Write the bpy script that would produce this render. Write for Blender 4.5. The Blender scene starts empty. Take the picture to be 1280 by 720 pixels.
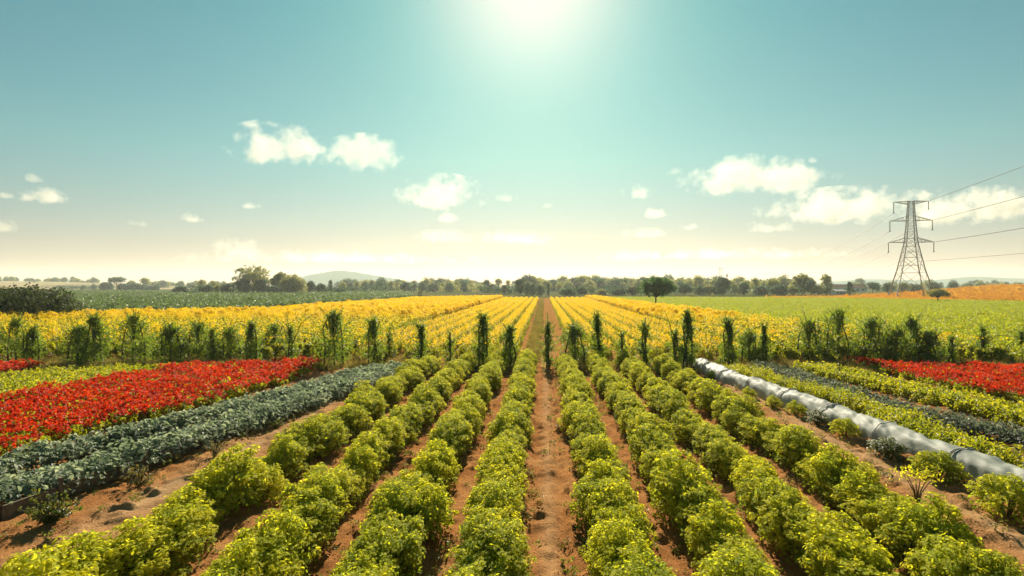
import bpy, math, random
import numpy as np
from mathutils import Vector, Matrix

R = math.radians
sc = bpy.context.scene
C = sc.collection

# ------------------------------------------------------------------ camera, sky, sun, exposure
SUN_ELEV = 27.0
SUN_AZ = -1.0            # degrees clockwise from +Y
CAM_H, FPX, HOR, VPX = 4.0, 800.0, 357.0, 680.0   # metres, focal length in photo pixels, horizon row, row vanishing column
YAW = math.atan((VPX - 640) / FPX)
PITCH = math.atan((360 - HOR) / FPX)
cam_d = bpy.data.cameras.new('camera')
cam = bpy.data.objects.new('camera', cam_d)
C.objects.link(cam)
cam_d.sensor_width = 36.0
cam_d.lens = 36.0 * FPX / 1280
cam_d.clip_start, cam_d.clip_end = 0.1, 20000
cam.location = (0, 0, CAM_H)
cam.rotation_euler = (R(90) - PITCH, 0, YAW)
sc.camera = cam

world = bpy.data.worlds.new('World')
sc.world = world
world.use_nodes = True
wn, wl = world.node_tree.nodes, world.node_tree.links
bg = wn['Background']
sky = wn.new('ShaderNodeTexSky')
sky.sky_type = 'NISHITA'
sky.sun_disc = False
sky.sun_elevation = R(SUN_ELEV)
sky.sun_rotation = R(SUN_AZ)
sky.altitude = 0
sky.air_density = 1.0
sky.dust_density = 0.3
sky.ozone_density = 1.0
tint = wn.new('ShaderNodeMix')
tint.data_type = 'RGBA'
tint.blend_type = 'MULTIPLY'
tint.inputs[0].default_value = 1.0
# the colour of the air: warm and milky low down, teal higher up
wtc = wn.new('ShaderNodeTexCoord')
wsep = wn.new('ShaderNodeSeparateXYZ')
wl.new(wtc.outputs['Generated'], wsep.inputs[0])
wr = wn.new('ShaderNodeValToRGB')
we = wr.color_ramp.elements
while len(we) < 4: we.new(0.5)
for e_, (p_, c_) in zip(we, ((0.0, (.475, .33, .39)), (0.07, (.455, .415, .39)), (0.19, (.39, .61, .485)), (0.55, (.215, .70, .545)))):
    e_.position = p_; e_.color = (*c_, 1)
wl.new(wsep.outputs[2], wr.inputs[0])
# towards the sun the air turns white
sdir = (math.sin(R(SUN_AZ)) * math.cos(R(SUN_ELEV)), math.cos(R(SUN_AZ)) * math.cos(R(SUN_ELEV)), math.sin(R(SUN_ELEV)))
wdot = wn.new('ShaderNodeVectorMath'); wdot.operation = 'DOT_PRODUCT'
wl.new(wtc.outputs['Generated'], wdot.inputs[0]); wdot.inputs[1].default_value = sdir
wcl = wn.new('ShaderNodeMath'); wcl.operation = 'MAXIMUM'; wcl.inputs[1].default_value = 0.0
wl.new(wdot.outputs['Value'], wcl.inputs[0])
wmr = wn.new('ShaderNodeMath'); wmr.operation = 'POWER'; wmr.inputs[1].default_value = 105.0
wl.new(wcl.outputs[0], wmr.inputs[0])
wmx = wn.new('ShaderNodeMix'); wmx.data_type = 'RGBA'
wl.new(wmr.outputs[0], wmx.inputs[0]); wl.new(wr.outputs[0], wmx.inputs[6]); wmx.inputs[7].default_value = (1.0, .93, .72, 1)
wl.new(wmx.outputs[2], tint.inputs[7])
wl.new(sky.outputs[0], tint.inputs[6])
wl.new(tint.outputs[2], bg.inputs['Color'])
bg.inputs['Strength'].default_value = 0.05      # low: the sky is teal haze, not the picture's main light

sun_d = bpy.data.lights.new('sun', 'SUN')
sun_d.energy = 5.0
sun_d.angle = R(0.6)
sun_d.color = (1.0, 0.88, 0.68)
sun = bpy.data.objects.new('sun', sun_d)
C.objects.link(sun)
sun.location = (0, 60, 60)
sun.rotation_euler = (R(-(90 - SUN_ELEV)), 0, R(-SUN_AZ))

sc.view_settings.view_transform = 'Standard'
sc.view_settings.look = 'None'
sc.view_settings.gamma = 1.0
sc.view_settings.use_curve_mapping = False
sc.view_settings.exposure = 1.28
cy = sc.cycles
cy.use_denoising = True
cy.max_bounces = 8
cy.diffuse_bounces = 3
cy.glossy_bounces = 2
cy.transmission_bounces = 4
cy.transparent_max_bounces = 8
cy.volume_bounces = 3
cy.sample_clamp_indirect = 6
cy.caustics_reflective = False
cy.caustics_refractive = False
cy.volume_step_rate = 1.0

# ------------------------------------------------------------------ helpers
_cm = cam.rotation_euler.to_matrix()

def ray(px, py):
    return _cm @ Vector(((px - 640) / FPX, -(py - 360) / FPX, -1.0))

def at(px, py, z=0.0):
    """the point of the level z that the photo shows at (px, py)"""
    d = ray(px, py)
    t = (z - CAM_H) / d.z
    return np.array([d.x * t, d.y * t, z])

def atd(px, py, depth):
    d = ray(px, py)
    return np.array([d.x * depth, d.y * depth, CAM_H + d.z * depth])

def tag(o, label=None, cat=None, group=None, kind=None):
    if label: o['label'] = label
    if cat: o['category'] = cat
    if group: o['group'] = group
    if kind: o['kind'] = kind
    return o

def empty(name, loc, rz=0.0):
    o = bpy.data.objects.new(name, None)
    o.empty_display_size = 0.2
    C.objects.link(o)
    o.location = loc
    o.rotation_euler = (0, 0, rz)
    return o

class MB:
    """collects vertices and faces and links them as ONE mesh object"""
    def __init__(s):
        s.v, s.f, s.r, s.a, s.m, s.n = [], [], [], [], [], 0
    def add(s, v, faces, rnd=0.5, age=0.0, mat=0):
        v = np.asarray(v, float).reshape(-1, 3)
        k = len(v)
        s.v.append(v)
        s.r.append(np.broadcast_to(np.asarray(rnd, float), (k,)))
        s.a.append(np.broadcast_to(np.asarray(age, float), (k,)))
        for f in faces if isinstance(faces, list) else [faces]:
            f = np.asarray(f, int)
            f = f.reshape(-1, f.shape[-1])
            s.f.append(f + s.n)
            s.m.append(np.full(len(f), mat))
        s.n += k
        return s
    def box(s, c, size, rot=None, **k):
        c, h = np.asarray(c, float), np.asarray(size, float) / 2
        v = np.array([[x, y, z] for z in (-1, 1) for y in (-1, 1) for x in (-1, 1)]) * h
        if rot is not None: v = v @ np.array(rot).T
        return s.add(v + c, [[0, 2, 3, 1], [4, 5, 7, 6], [0, 1, 5, 4], [2, 6, 7, 3], [0, 4, 6, 2], [1, 3, 7, 5]], **k)
    def tube(s, pts, rad, n=6, **k):
        pts = np.asarray(pts, float)
        rad = np.broadcast_to(np.asarray(rad, float), (len(pts),))
        tan = np.gradient(pts, axis=0)
        tan /= np.linalg.norm(tan, axis=1, keepdims=True) + 1e-9
        ref = np.array([0, 0, 1.0]) if abs(tan[0][2]) < 0.9 else np.array([1.0, 0, 0])
        ang = np.arange(n) * 2 * math.pi / n + math.pi / n
        vv = []
        for p, t, r in zip(pts, tan, rad):
            a = np.cross(t, ref); a /= np.linalg.norm(a) + 1e-9
            b = np.cross(a, t)
            vv.append(p + r * (np.cos(ang)[:, None] * a + np.sin(ang)[:, None] * b))
        m = len(pts)
        q = [[i * n + j, i * n + (j + 1) % n, (i + 1) * n + (j + 1) % n, (i + 1) * n + j] for i in range(m - 1) for j in range(n)]
        fs = [np.array(q)]
        if n > 2:
            fs.append(np.array([list(range(n))[::-1]])); fs.append(np.array([[(m - 1) * n + j for j in range(n)]]))
        return s.add(np.concatenate(vv), fs, **k)
    def data(s, name, mats, smooth=False):
        me = bpy.data.meshes.new(name)
        v = np.concatenate(s.v)
        me.vertices.add(len(v))
        me.vertices.foreach_set('co', v.astype(np.float32).ravel())
        ls = np.concatenate([f.ravel() for f in s.f])
        tot = np.concatenate([np.full(len(f), f.shape[1]) for f in s.f])
        st = np.concatenate([[0], np.cumsum(tot)[:-1]])
        me.loops.add(len(ls)); me.polygons.add(len(tot))
        me.loops.foreach_set('vertex_index', ls.astype(np.int32))
        me.polygons.foreach_set('loop_start', st.astype(np.int32))
        for m in mats if isinstance(mats, (list, tuple)) else [mats]: me.materials.append(m)
        me.polygons.foreach_set('material_index', np.concatenate(s.m).astype(np.int32))
        me.polygons.foreach_set('use_smooth', np.full(len(tot), smooth))
        for nm, arr in (('rnd', s.r), ('age', s.a)):
            at_ = me.attributes.new(nm, 'FLOAT', 'POINT')
            at_.data.foreach_set('value', np.concatenate(arr).astype(np.float32))
        me.update(calc_edges=True)
        me.validate()
        return me
    def build(s, name, mats, parent=None, smooth=False, loc=None):
        o = bpy.data.objects.new(name, s.data(name, mats, smooth))
        C.objects.link(o)
        if parent is not None: o.parent = parent
        if loc is not None: o.location = loc
        return o

def unit(a):
    return a / (np.linalg.norm(a, axis=-1, keepdims=True) + 1e-9)

QUAD = np.array([[0, 0, 0], [.36, .5, .1], [0, 1, -.06], [-.36, .5, .1]])
OVAL = np.array([[0, 0, 0], [.27, .28, .07], [.25, .62, .08], [0, 1, -.1], [-.25, .62, .08], [-.27, .28, .07]])
def add_leaves(mb, rng, pos, nrm, size, shape='quad', age=0.0, mat=0, spread=0.6, droop=0.0, rnd=None):
    """leaf blades: a folded kite or a six-cornered oval at each POS, facing about NRM"""
    n = len(pos)
    nn = unit(unit(nrm) + rng.normal(0, spread, (n, 3)))
    t = rng.normal(0, 1, (n, 3)); t[:, 2] -= droop
    t = unit(t - (t * nn).sum(1, keepdims=True) * nn)
    b = np.cross(nn, t)
    size = np.broadcast_to(size, (n,))[:, None, None]
    T = QUAD if shape == 'quad' else OVAL
    v = pos[:, None, :] + size * (T[None, :, 0:1] * b[:, None] + (T[None, :, 1:2] - .45) * t[:, None] + T[None, :, 2:3] * nn[:, None])
    k = len(T)
    base = np.arange(n)[:, None] * k
    f = [np.concatenate([base + [0, 1, 2], base + [0, 2, 3]])] if k == 4 else [np.concatenate([base + [0, 1, 2, 3], base + [0, 3, 4, 5]])]
    rn = rng.random(n) if rnd is None else np.broadcast_to(rnd, (n,))
    mb.add(v.reshape(-1, 3), f, rnd=np.repeat(rn, k), age=np.repeat(np.broadcast_to(age, (n,)), k), mat=mat)

def lattice(shape, rng):
    return rng.random(shape)

def vnoise(x, y, seed, cell):
    """smooth value noise"""
    rg = np.random.default_rng(seed)
    g = rg.random((257, 257))
    u, v = x / cell + 71.3, y / cell + 33.7
    i, j = np.floor(u).astype(int), np.floor(v).astype(int)
    fu, fv = u - i, v - j
    fu, fv = fu * fu * (3 - 2 * fu), fv * fv * (3 - 2 * fv)
    i0, i1, j0, j1 = i % 257, (i + 1) % 257, j % 257, (j + 1) % 257
    return (g[i0, j0] * (1 - fu) + g[i1, j0] * fu) * (1 - fv) + (g[i0, j1] * (1 - fu) + g[i1, j1] * fu) * fv

# ------------------------------------------------------------------ materials
def nodes(name):
    m = bpy.data.materials.new(name)
    m.use_nodes = True
    nt = m.node_tree
    return m, nt, nt.nodes, nt.links, nt.nodes['Principled BSDF'], nt.nodes['Material Output']

def ramp(n, l, src, stops):
    r = n.new('ShaderNodeValToRGB')
    e = r.color_ramp.elements
    while len(e) < len(stops): e.new(0.5)
    for k, (p, c) in zip(e, stops):
        k.position = p
        k.color = (*c, 1)
    l.new(src, r.inputs[0])
    return r.outputs[0]

def noise(n, l, scale, detail=4, rough=0.55, vec=None, dim='3D'):
    t = n.new('ShaderNodeTexNoise')
    t.inputs['Scale'].default_value = scale
    t.inputs['Detail'].default_value = detail
    t.inputs['Roughness'].default_value = rough
    if vec is not None: l.new(vec, t.inputs['Vector'])
    return t.outputs[0]

def mathn(n, l, op, a, b=None, c=None, clamp=False):
    m = n.new('ShaderNodeMath')
    m.operation = op
    m.use_clamp = clamp
    for i, x in enumerate((a, b, c)):
        if x is None: continue
        if isinstance(x, (int, float)): m.inputs[i].default_value = x
        else: l.new(x, m.inputs[i])
    return m.outputs[0]

def mixc(n, l, fac, a, b, mode='MIX'):
    m = n.new('ShaderNodeMix')
    m.data_type = 'RGBA'
    m.blend_type = mode
    for i, x in ((0, fac), (6, a), (7, b)):
        if isinstance(x, (int, float)): m.inputs[i].default_value = x
        elif isinstance(x, tuple): m.inputs[i].default_value = (*x, 1)
        else: l.new(x, m.inputs[i])
    return m.outputs[2]

def leaf_mat(name, stops, trans, tfac=0.45, rough=0.45, young=None, spec=0.4, obj_var=0.25):
    """leaf blades: colour differs leaf by leaf and plant by plant, light passes through"""
    m, nt, n, l, p, out = nodes(name)
    a = n.new('ShaderNodeAttribute'); a.attribute_name = 'rnd'
    oi = n.new('ShaderNodeObjectInfo')
    g = n.new('ShaderNodeNewGeometry')
    big = noise(n, l, 0.55, 2, 0.5, g.outputs['Position'])
    f = mathn(n, l, 'MULTIPLY_ADD', oi.outputs['Random'], obj_var, mathn(n, l, 'MULTIPLY', a.outputs['Fac'], 1 - obj_var))
    f = mathn(n, l, 'ADD', f, mathn(n, l, 'MULTIPLY_ADD', big, 0.7, -0.35), clamp=True)
    col = ramp(n, l, f, stops)
    if young:
        ag = n.new('ShaderNodeAttribute'); ag.attribute_name = 'age'
        col = mixc(n, l, ag.outputs['Fac'], col, young)
    l.new(col, p.inputs['Base Color'])
    p.inputs['Roughness'].default_value = rough
    p.inputs['Specular IOR Level'].default_value = spec
    tr = n.new('ShaderNodeBsdfTranslucent')
    tc = mixc(n, l, 1.0, col, trans, 'MULTIPLY')
    l.new(tc, tr.inputs['Color'])
    mx = n.new('ShaderNodeMixShader')
    mx.inputs[0].default_value = tfac
    l.new(p.outputs[0], mx.inputs[1]); l.new(tr.outputs[0], mx.inputs[2])
    l.new(mx.outputs[0], out.inputs['Surface'])
    return m

def plain(name, stops, scale=3.0, rough=0.8, spec=0.3, bump=0.0, metal=0.0, detail=5, coord='Object'):
    m, nt, n, l, p, out = nodes(name)
    tc = n.new('ShaderNodeTexCoord')
    nz = noise(n, l, scale, detail, 0.6, tc.outputs[coord])
    l.new(ramp(n, l, nz, stops), p.inputs['Base Color'])
    p.inputs['Roughness'].default_value = rough
    p.inputs['Specular IOR Level'].default_value = spec
    p.inputs['Metallic'].default_value = metal
    if bump:
        b = n.new('ShaderNodeBump'); b.inputs['Strength'].default_value = bump
        l.new(nz, b.inputs['Height']); l.new(b.outputs[0], p.inputs['Normal'])
    return m

M = {}
TR = (4.0, 3.6, 1.6)     # a leaf lets through more, and yellower, light than it throws back
M['bush'] = leaf_mat('bush_leaf', [(0.0, (.13, .195, .022)), (0.45, (.26, .32, .028)), (0.8, (.38, .41, .034)), (1.0, (.45, .45, .04))],
                     (2.2, 2.0, .8), 0.5, 0.75, young=(.46, .435, .032), spec=.06, obj_var=.35)
M['shrub'] = leaf_mat('shrub_leaf', [(0.0, (.04, .08, .015)), (0.6, (.11, .17, .024)), (1.0, (.23, .27, .035))], (2.1, 2.1, 0.9), 0.48, 0.5, young=(.16, .19, .025))
M['crop'] = leaf_mat('crop_leaf', [(0.0, (.10, .14, .012)), (0.5, (.19, .215, .014)), (1.0, (.32, .30, .02))], (2.2, 2.0, 0.9), 0.5, 0.5)
M['crop_green'] = leaf_mat('green_crop_leaf', [(0.0, (.12, .16, .012)), (0.5, (.18, .22, .014)), (1.0, (.25, .27, .018))], (2.2, 2.0, 0.9), 0.5, 0.5)
M['blue_crop'] = leaf_mat('blue_green_crop_leaf', [(0.0, (.055, .085, .035)), (0.6, (.10, .14, .065)), (1.0, (.16, .20, .10))], (1.8, 1.9, 1.0), 0.35, 0.5)
M['petal'] = leaf_mat('yellow_petal', [(0.0, (.80, .57, .003)), (0.6, (.88, .67, .005)), (1.0, (.90, .75, .012))], (1.15, 1.1, 0.8), 0.45, 0.6)
M['orange'] = leaf_mat('orange_crop_leaf', [(0.0, (.50, .25, .012)), (0.6, (.60, .32, .015)), (1.0, (.66, .38, .025))], (1.2, 1.1, 0.8), 0.4, 0.7)
M['red'] = leaf_mat('red_petal', [(0.0, (.40, .018, .005)), (0.6, (.58, .042, .007)), (1.0, (.72, .10, .012))], (1.3, 1.2, 0.9), 0.42, 0.6, spec=.12)
M['kale'] = leaf_mat('grey_green_leaf', [(0.0, (.08, .115, .075)), (0.5, (.21, .255, .185)), (1.0, (.42, .45, .34))], (1.2, 1.25, .9), 0.4, 0.6, spec=0.12)
M['kale_dark'] = leaf_mat('purple_green_leaf', [(0.0, (.07, .085, .065)), (0.6, (.13, .155, .11)), (1.0, (.24, .25, .19))], (1.2, 1.25, .9), 0.35, 0.6, spec=0.12)
M['tree'] = leaf_mat('tree_leaf', [(0.0, (.018, .055, .034)), (0.6, (.036, .088, .052)), (1.0, (.075, .125, .06))], (1.7, 1.8, 0.9), 0.3, 0.55)
M['tree_bright'] = leaf_mat('bright_tree_leaf', [(0.0, (.03, .075, .03)), (0.6, (.06, .125, .045)), (1.0, (.13, .19, .06))], (1.8, 1.9, .9), .38, .6)
M['tree_dark'] = leaf_mat('dark_bush_leaf', [(0.0, (.022, .036, .014)), (0.6, (.045, .062, .022)), (1.0, (.085, .10, .03))], (1.7, 1.7, .9), .3, .6, spec=.15)
M['tree_olive'] = leaf_mat('olive_tree_leaf', [(0.0, (.09, .115, .045)), (0.6, (.19, .20, .08)), (1.0, (.33, .31, .13))], (1.9, 1.8, 1.0), 0.5, 0.55)
M['tree_brown'] = leaf_mat('dry_bush_leaf', [(0.0, (.024, .03, .014)), (0.6, (.048, .05, .02)), (1.0, (.09, .08, .03))], (1.6, 1.5, 0.9), 0.3, 0.6)
M['weed'] = leaf_mat('weed_leaf', [(0.0, (.06, .09, .02)), (0.6, (.11, .13, .03)), (1.0, (.2, .19, .05))], (1.9, 1.8, 0.9), 0.4, 0.5)
M['dry'] = leaf_mat('dry_grass', [(0.0, (.10, .10, .03)), (0.6, (.2, .17, .05)), (1.0, (.33, .26, .09))], (1.5, 1.4, 0.9), 0.35, 0.6)
M['stem'] = plain('stem_bark', [(0.3, (.06, .05, .02)), (0.7, (.13, .12, .04))], 20, 0.8)
M['bark'] = plain('bark', [(0.3, (.04, .03, .022)), (0.7, (.11, .085, .06))], 6, 0.9, bump=0.4)
M['steel'] = plain('galvanised_steel', [(0.3, (.16, .17, .17)), (0.7, (.26, .27, .27))], 2, 0.55, 0.5, metal=0.3)
M['wire'] = plain('wire', [(0.3, (.06, .06, .06)), (0.7, (.10, .10, .10))], 2, 0.6)
M['porcelain'] = plain('insulator', [(0.3, (.05, .04, .035)), (0.7, (.08, .07, .06))], 5, 0.7, 0.2)
M['plank'] = plain('weathered_wood', [(0.25, (.07, .05, .032)), (0.75, (.2, .15, .10))], 9, 0.85, bump=0.3)

# ------------------------------------------------------------------ crop rows laid out once: x of each near row
ROWS_L = [-0.80, -2.15, -3.60, -5.35]
ROWS_R = [1.05, 2.40, 3.82, 5.25]

# ------------------------------------------------------------------ ground
def soil_height(x, y):
    z = np.zeros_like(x)
    for c in ROWS_L + ROWS_R:
        z += 0.10 * np.exp(-((x - c) / 0.45) ** 2)
    for c in (-0.18, 0.32, -7.6, -6.7, 6.9, 7.7):
        w = 0.10 if abs(c) < 1 else 0.16
        z -= 0.045 * np.exp(-((x + 0.06 * (vnoise(x * 0, y, 9, 2.5) - .5) - c) / w) ** 2)
    z += 0.10 * (vnoise(x, y, 1, 1.3) - .5) + 0.07 * (vnoise(x, y, 2, 0.42) - .5) + 0.07 * (vnoise(x * 1.5, y * .8, 3, 0.15) - .5) + .03 * (vnoise(x, y, 6, .30) - .5)
    cl = np.clip(vnoise(x, y, 4, 0.26) - 0.72, 0, 1) * (vnoise(x, y, 5, 2.0) > 0.45)
    return z + 0.35 * cl + 0.03

def soil_mat():
    m, nt, n, l, p, out = nodes('red_soil')
    g = n.new('ShaderNodeNewGeometry')
    pos = g.outputs['Position']
    sep = n.new('ShaderNodeSeparateXYZ'); l.new(pos, sep.inputs[0])
    a = noise(n, l, 1.1, 6, 0.62, pos)
    col = ramp(n, l, a, [(0.28, (.24, .085, .027)), (0.5, (.44, .185, .060)), (0.72, (.57, .30, .115))])
    fine = noise(n, l, 16, 6, 0.7, pos)
    col = mixc(n, l, mathn(n, l, 'MULTIPLY', fine, 0.55), col, (.53, .285, .12))
    crumb = ramp(n, l, noise(n, l, 34, 4, 0.7, pos), [(0.34, (.42, .38, .35)), (0.50, (1, 1, 1))])
    col = mixc(n, l, 0.75, col, crumb, 'MULTIPLY')
    # trodden, paler tracks: a map of where wheels and feet go, broken by noise
    mp = n.new('ShaderNodeMapping'); mp.inputs['Scale'].default_value = (2.2, 0.35, 1)
    l.new(pos, mp.inputs[0])
    wob = noise(n, l, 0.9, 4, 0.6, mp.outputs[0])
    fac = None
    for c, w, s in ((0.08, .26, .5), (-7.25, .75, .85), (7.35, .6, .75)):
        d = mathn(n, l, 'ABSOLUTE', mathn(n, l, 'SUBTRACT', sep.outputs[0], c))
        d = mathn(n, l, 'MULTIPLY', mathn(n, l, 'SUBTRACT', 1.0, mathn(n, l, 'DIVIDE', d, w), clamp=True), s)
        fac = d if fac is None else mathn(n, l, 'MAXIMUM', fac, d)
    fac = mathn(n, l, 'MULTIPLY', fac, mathn(n, l, 'MULTIPLY_ADD', wob, 3.2, -0.75, clamp=True), clamp=True)
    col = mixc(n, l, fac, col, (.58, .38, .20))
    l.new(col, p.inputs['Base Color'])
    p.inputs['Roughness'].default_value = 0.95
    p.inputs['Specular IOR Level'].default_value = 0.0
    b = n.new('ShaderNodeBump'); b.inputs['Strength'].default_value = 1.0; b.inputs['Distance'].default_value = 0.08
    l.new(mathn(n, l, 'ADD', fine, mathn(n, l, 'MULTIPLY', noise(n, l, 36, 4, 0.65, pos), 0.9)), b.inputs['Height'])
    l.new(b.outputs[0], p.inputs['Normal'])
    return m
M['soil'] = soil_mat()

def grid(xs, ys, zf):
    X, Y = np.meshgrid(xs, ys)
    Z = zf(X, Y)
    nx, ny = len(xs), len(ys)
    i = (np.arange(ny - 1)[:, None] * nx + np.arange(nx - 1)[None]).ravel()
    return np.stack([X, Y, Z], -1).reshape(-1, 3), np.stack([i, i + 1, i + nx + 1, i + nx], 1)

def sheet(name, poly, z, mat, label=None):
    mb = MB()
    v = np.array([[p[0], p[1], z] for p in poly])
    mb.add(v, np.arange(len(v))[None, :])
    o = mb.build(name, mat)
    return tag(o, label, None, None, 'structure')

mb = MB()
xs = np.concatenate([np.arange(-24, -9, .14), np.arange(-9, 9, .055), np.arange(9, 26, .14)])
ys = np.concatenate([np.arange(3.5, 18, .06), np.arange(18, 37, .14)])
def edge_soil(x, y):
    f = np.clip(np.minimum.reduce([(x + 24) / 2, (25.8 - x) / 2, (36.8 - y) / 3, (y - 3.4) / .5]), 0, 1)
    return soil_height(x, y) * f + 0.02
v, f = grid(xs, ys, edge_soil)
mb.add(v, f)
tag(mb.build('soil', M['soil'], smooth=True), 'reddish brown tilled soil with dirt paths between the crop rows', kind='structure')

def ground_mat():
    m, nt, n, l, p, out = nodes('far_ground')
    g = n.new('ShaderNodeNewGeometry')
    mp = n.new('ShaderNodeMapping'); mp.inputs['Scale'].default_value = (0.006, 0.014, 1)
    l.new(g.outputs['Position'], mp.inputs[0])
    a = noise(n, l, 1.0, 3, 0.5, mp.outputs[0])
    col = ramp(n, l, a, [(0.3, (.05, .08, .025)), (0.5, (.08, .10, .035)), (0.62, (.13, .125, .055)), (0.75, (.07, .10, .035))])
    b = noise(n, l, 0.5, 5, 0.65, g.outputs['Position'])
    col = mixc(n, l, mathn(n, l, 'MULTIPLY', b, 0.5), col, (.13, .09, .04))
    l.new(col, p.inputs['Base Color'])
    p.inputs['Roughness'].default_value = 0.95
    p.inputs['Specular IOR Level'].default_value = 0.0
    return m
M['ground'] = ground_mat()
mb = MB()
v, f = grid(np.linspace(-5000, 5000, 41), np.concatenate([np.linspace(-60, 400, 12), np.linspace(600, 6000, 20)]), lambda x, y: x * 0 - .25)
mb.add(v, f)
tag(mb.build('ground', M['ground']), 'flat farmland reaching the horizon', kind='structure')
M['field_soil'] = plain('field_soil', [(0.3, (.19, .085, .026)), (0.5, (.30, .145, .05)), (0.7, (.32, .20, .06))], 0.9, 0.95, 0.0)
M['field_green'] = plain('field_green', [(0.3, (.07, .10, .02)), (0.7, (.14, .17, .03))], 0.6, 0.95, 0.0)
M['field_blue'] = plain('field_blue_green', [(0.3, (.05, .065, .03)), (0.7, (.08, .105, .05))], 0.6, 0.95, 0.0)
sheet('field_ground', [(-75, 26), (75, 26), (75, 205), (-14, 205), (-34, 150), (-75, 66)], 0.008, M['field_soil'], 'brown soil under the flowering crop')

# ------------------------------------------------------------------ scattering for what nobody could count
def proto_collection(name, meshes):
    col = bpy.data.collections.new(name)
    for i, me in enumerate(meshes):
        col.objects.link(bpy.data.objects.new(f'{name}_{i:02d}', me))
    return col

def scatter(name, pts, col, n_protos, rng, label, smin=0.8, smax=1.2, idx=None, tilt=0.12):
    n = len(pts)
    me = bpy.data.meshes.new(name)
    me.vertices.add(n)
    me.vertices.foreach_set('co', np.asarray(pts, np.float32).ravel())
    a = me.attributes.new('turn', 'FLOAT_VECTOR', 'POINT')
    rot = np.stack([rng.normal(0, tilt, n), rng.normal(0, tilt, n), rng.random(n) * 6.283], 1)
    a.data.foreach_set('vector', rot.astype(np.float32).ravel())
    a = me.attributes.new('size', 'FLOAT', 'POINT')
    s = np.clip(rng.normal((smin + smax) / 2, (smax - smin) / 3, n), smin * .9, smax * 1.1)
    a.data.foreach_set('value', s.astype(np.float32))
    a = me.attributes.new('pick', 'INT', 'POINT')
    a.data.foreach_set('value', (rng.integers(0, n_protos, n) if idx is None else idx).astype(np.int32))
    o = bpy.data.objects.new(name, me)
    C.objects.link(o)
    ng = bpy.data.node_groups.new(name, 'GeometryNodeTree')
    ng.interface.new_socket('Geometry', in_out='INPUT', socket_type='NodeSocketGeometry')
    ng.interface.new_socket('Geometry', in_out='OUTPUT', socket_type='NodeSocketGeometry')
    N, L = ng.nodes, ng.links
    gi, go = N.new('NodeGroupInput'), N.new('NodeGroupOutput')
    ip = N.new('GeometryNodeInstanceOnPoints')
    ci = N.new('GeometryNodeCollectionInfo')
    ci.inputs['Collection'].default_value = col
    ci.inputs['Separate Children'].default_value = True
    ci.inputs['Reset Children'].default_value = True
    def named(nm, dt):
        q = N.new('GeometryNodeInputNamedAttribute'); q.data_type = dt
        q.inputs['Name'].default_value = nm
        return [x for x in q.outputs if x.enabled and x.name == 'Attribute'][0]
    er = N.new('FunctionNodeEulerToRotation')
    L.new(named('turn', 'FLOAT_VECTOR'), er.inputs[0])
    L.new(gi.outputs[0], ip.inputs['Points'])
    L.new(ci.outputs[0], ip.inputs['Instance'])
    ip.inputs['Pick Instance'].default_value = True
    L.new(named('pick', 'INT'), ip.inputs['Instance Index'])
    L.new(er.outputs[0], ip.inputs['Rotation'])
    L.new(named('size', 'FLOAT'), ip.inputs['Scale'])
    L.new(ip.outputs[0], go.inputs[0])
    md = o.modifiers.new('scatter', 'NODES')
    md.node_group = ng
    return tag(o, label, None, None, 'stuff')

def in_poly(pts, poly):
    x, y = pts[:, 0], pts[:, 1]
    inside = np.zeros(len(pts), bool)
    j = len(poly) - 1
    for i in range(len(poly)):
        xi, yi, xj, yj = *poly[i][:2], *poly[j][:2]
        c = ((yi > y) != (yj > y)) & (x < (xj - xi) * (y - yi) / (yj - yi + 1e-12) + xi)
        inside ^= c
        j = i
    return inside

def fill(poly, step, rng, jit=0.35, rows=None):
    poly = [tuple(p[:2]) for p in poly]
    P = np.array(poly)
    lo, hi = P.min(0), P.max(0)
    X, Y = np.meshgrid(np.arange(lo[0], hi[0], step), np.arange(lo[1], hi[1], step))
    p = np.stack([X.ravel(), Y.ravel()], 1) + rng.normal(0, jit * step, (X.size, 2))
    p = p[in_poly(p, poly)]
    return np.concatenate([p, np.zeros((len(p), 1))], 1)

def along(pts, step, rng, jit=0.2):
    """points every STEP metres along a polyline on the ground"""
    pts = np.array([p[:2] for p in pts])
    d = np.concatenate([[0], np.cumsum(np.linalg.norm(np.diff(pts, axis=0), axis=1))])
    s = np.arange(0, d[-1], step)
    x, y = np.interp(s, d, pts[:, 0]), np.interp(s, d, pts[:, 1])
    return np.stack([x + rng.normal(0, jit * step, len(s)), y + rng.normal(0, jit * step, len(s)), 0 * x], 1)

# ------------------------------------------------------------------ foliage shapes
def lobes_dome(rng, n, w, h, base=0.1):
    """lobe centres and radii that pile up to a rough dome"""
    out = []
    for i in range(n):
        a = rng.random() * 6.283
        r = w * math.sqrt((i + rng.random()) / n) * 0.74
        z = base * h + (h * 0.74 - base * h) * max(0, 1 - 1.25 * (r / w) ** 2) * (.55 + .45 * rng.random())
        out.append((np.array([r * math.cos(a), r * math.sin(a), z]), rng.uniform(.27, .42) * min(w, h) ))
    return out

TONE = []        # one tone per clump of the last call
def clumps_on(rng, lobes, per_lobe, per_clump, sig, up=0.55):
    P, Nn = [], []
    TONE.clear()
    for c, r in lobes:
        d = unit(rng.normal(0, 1, (per_lobe, 3)) + [0, 0, .35])
        q = c + d * r * rng.uniform(.75, 1.12, (per_lobe, 1))
        k = np.repeat(np.arange(per_lobe), per_clump)
        TONE.append(rng.random(per_lobe)[k])
        P.append(q[k] + rng.normal(0, sig, (len(k), 3)))
        Nn.append(d[k] + [0, 0, up])
    return np.concatenate(P), np.concatenate(Nn)

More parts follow.
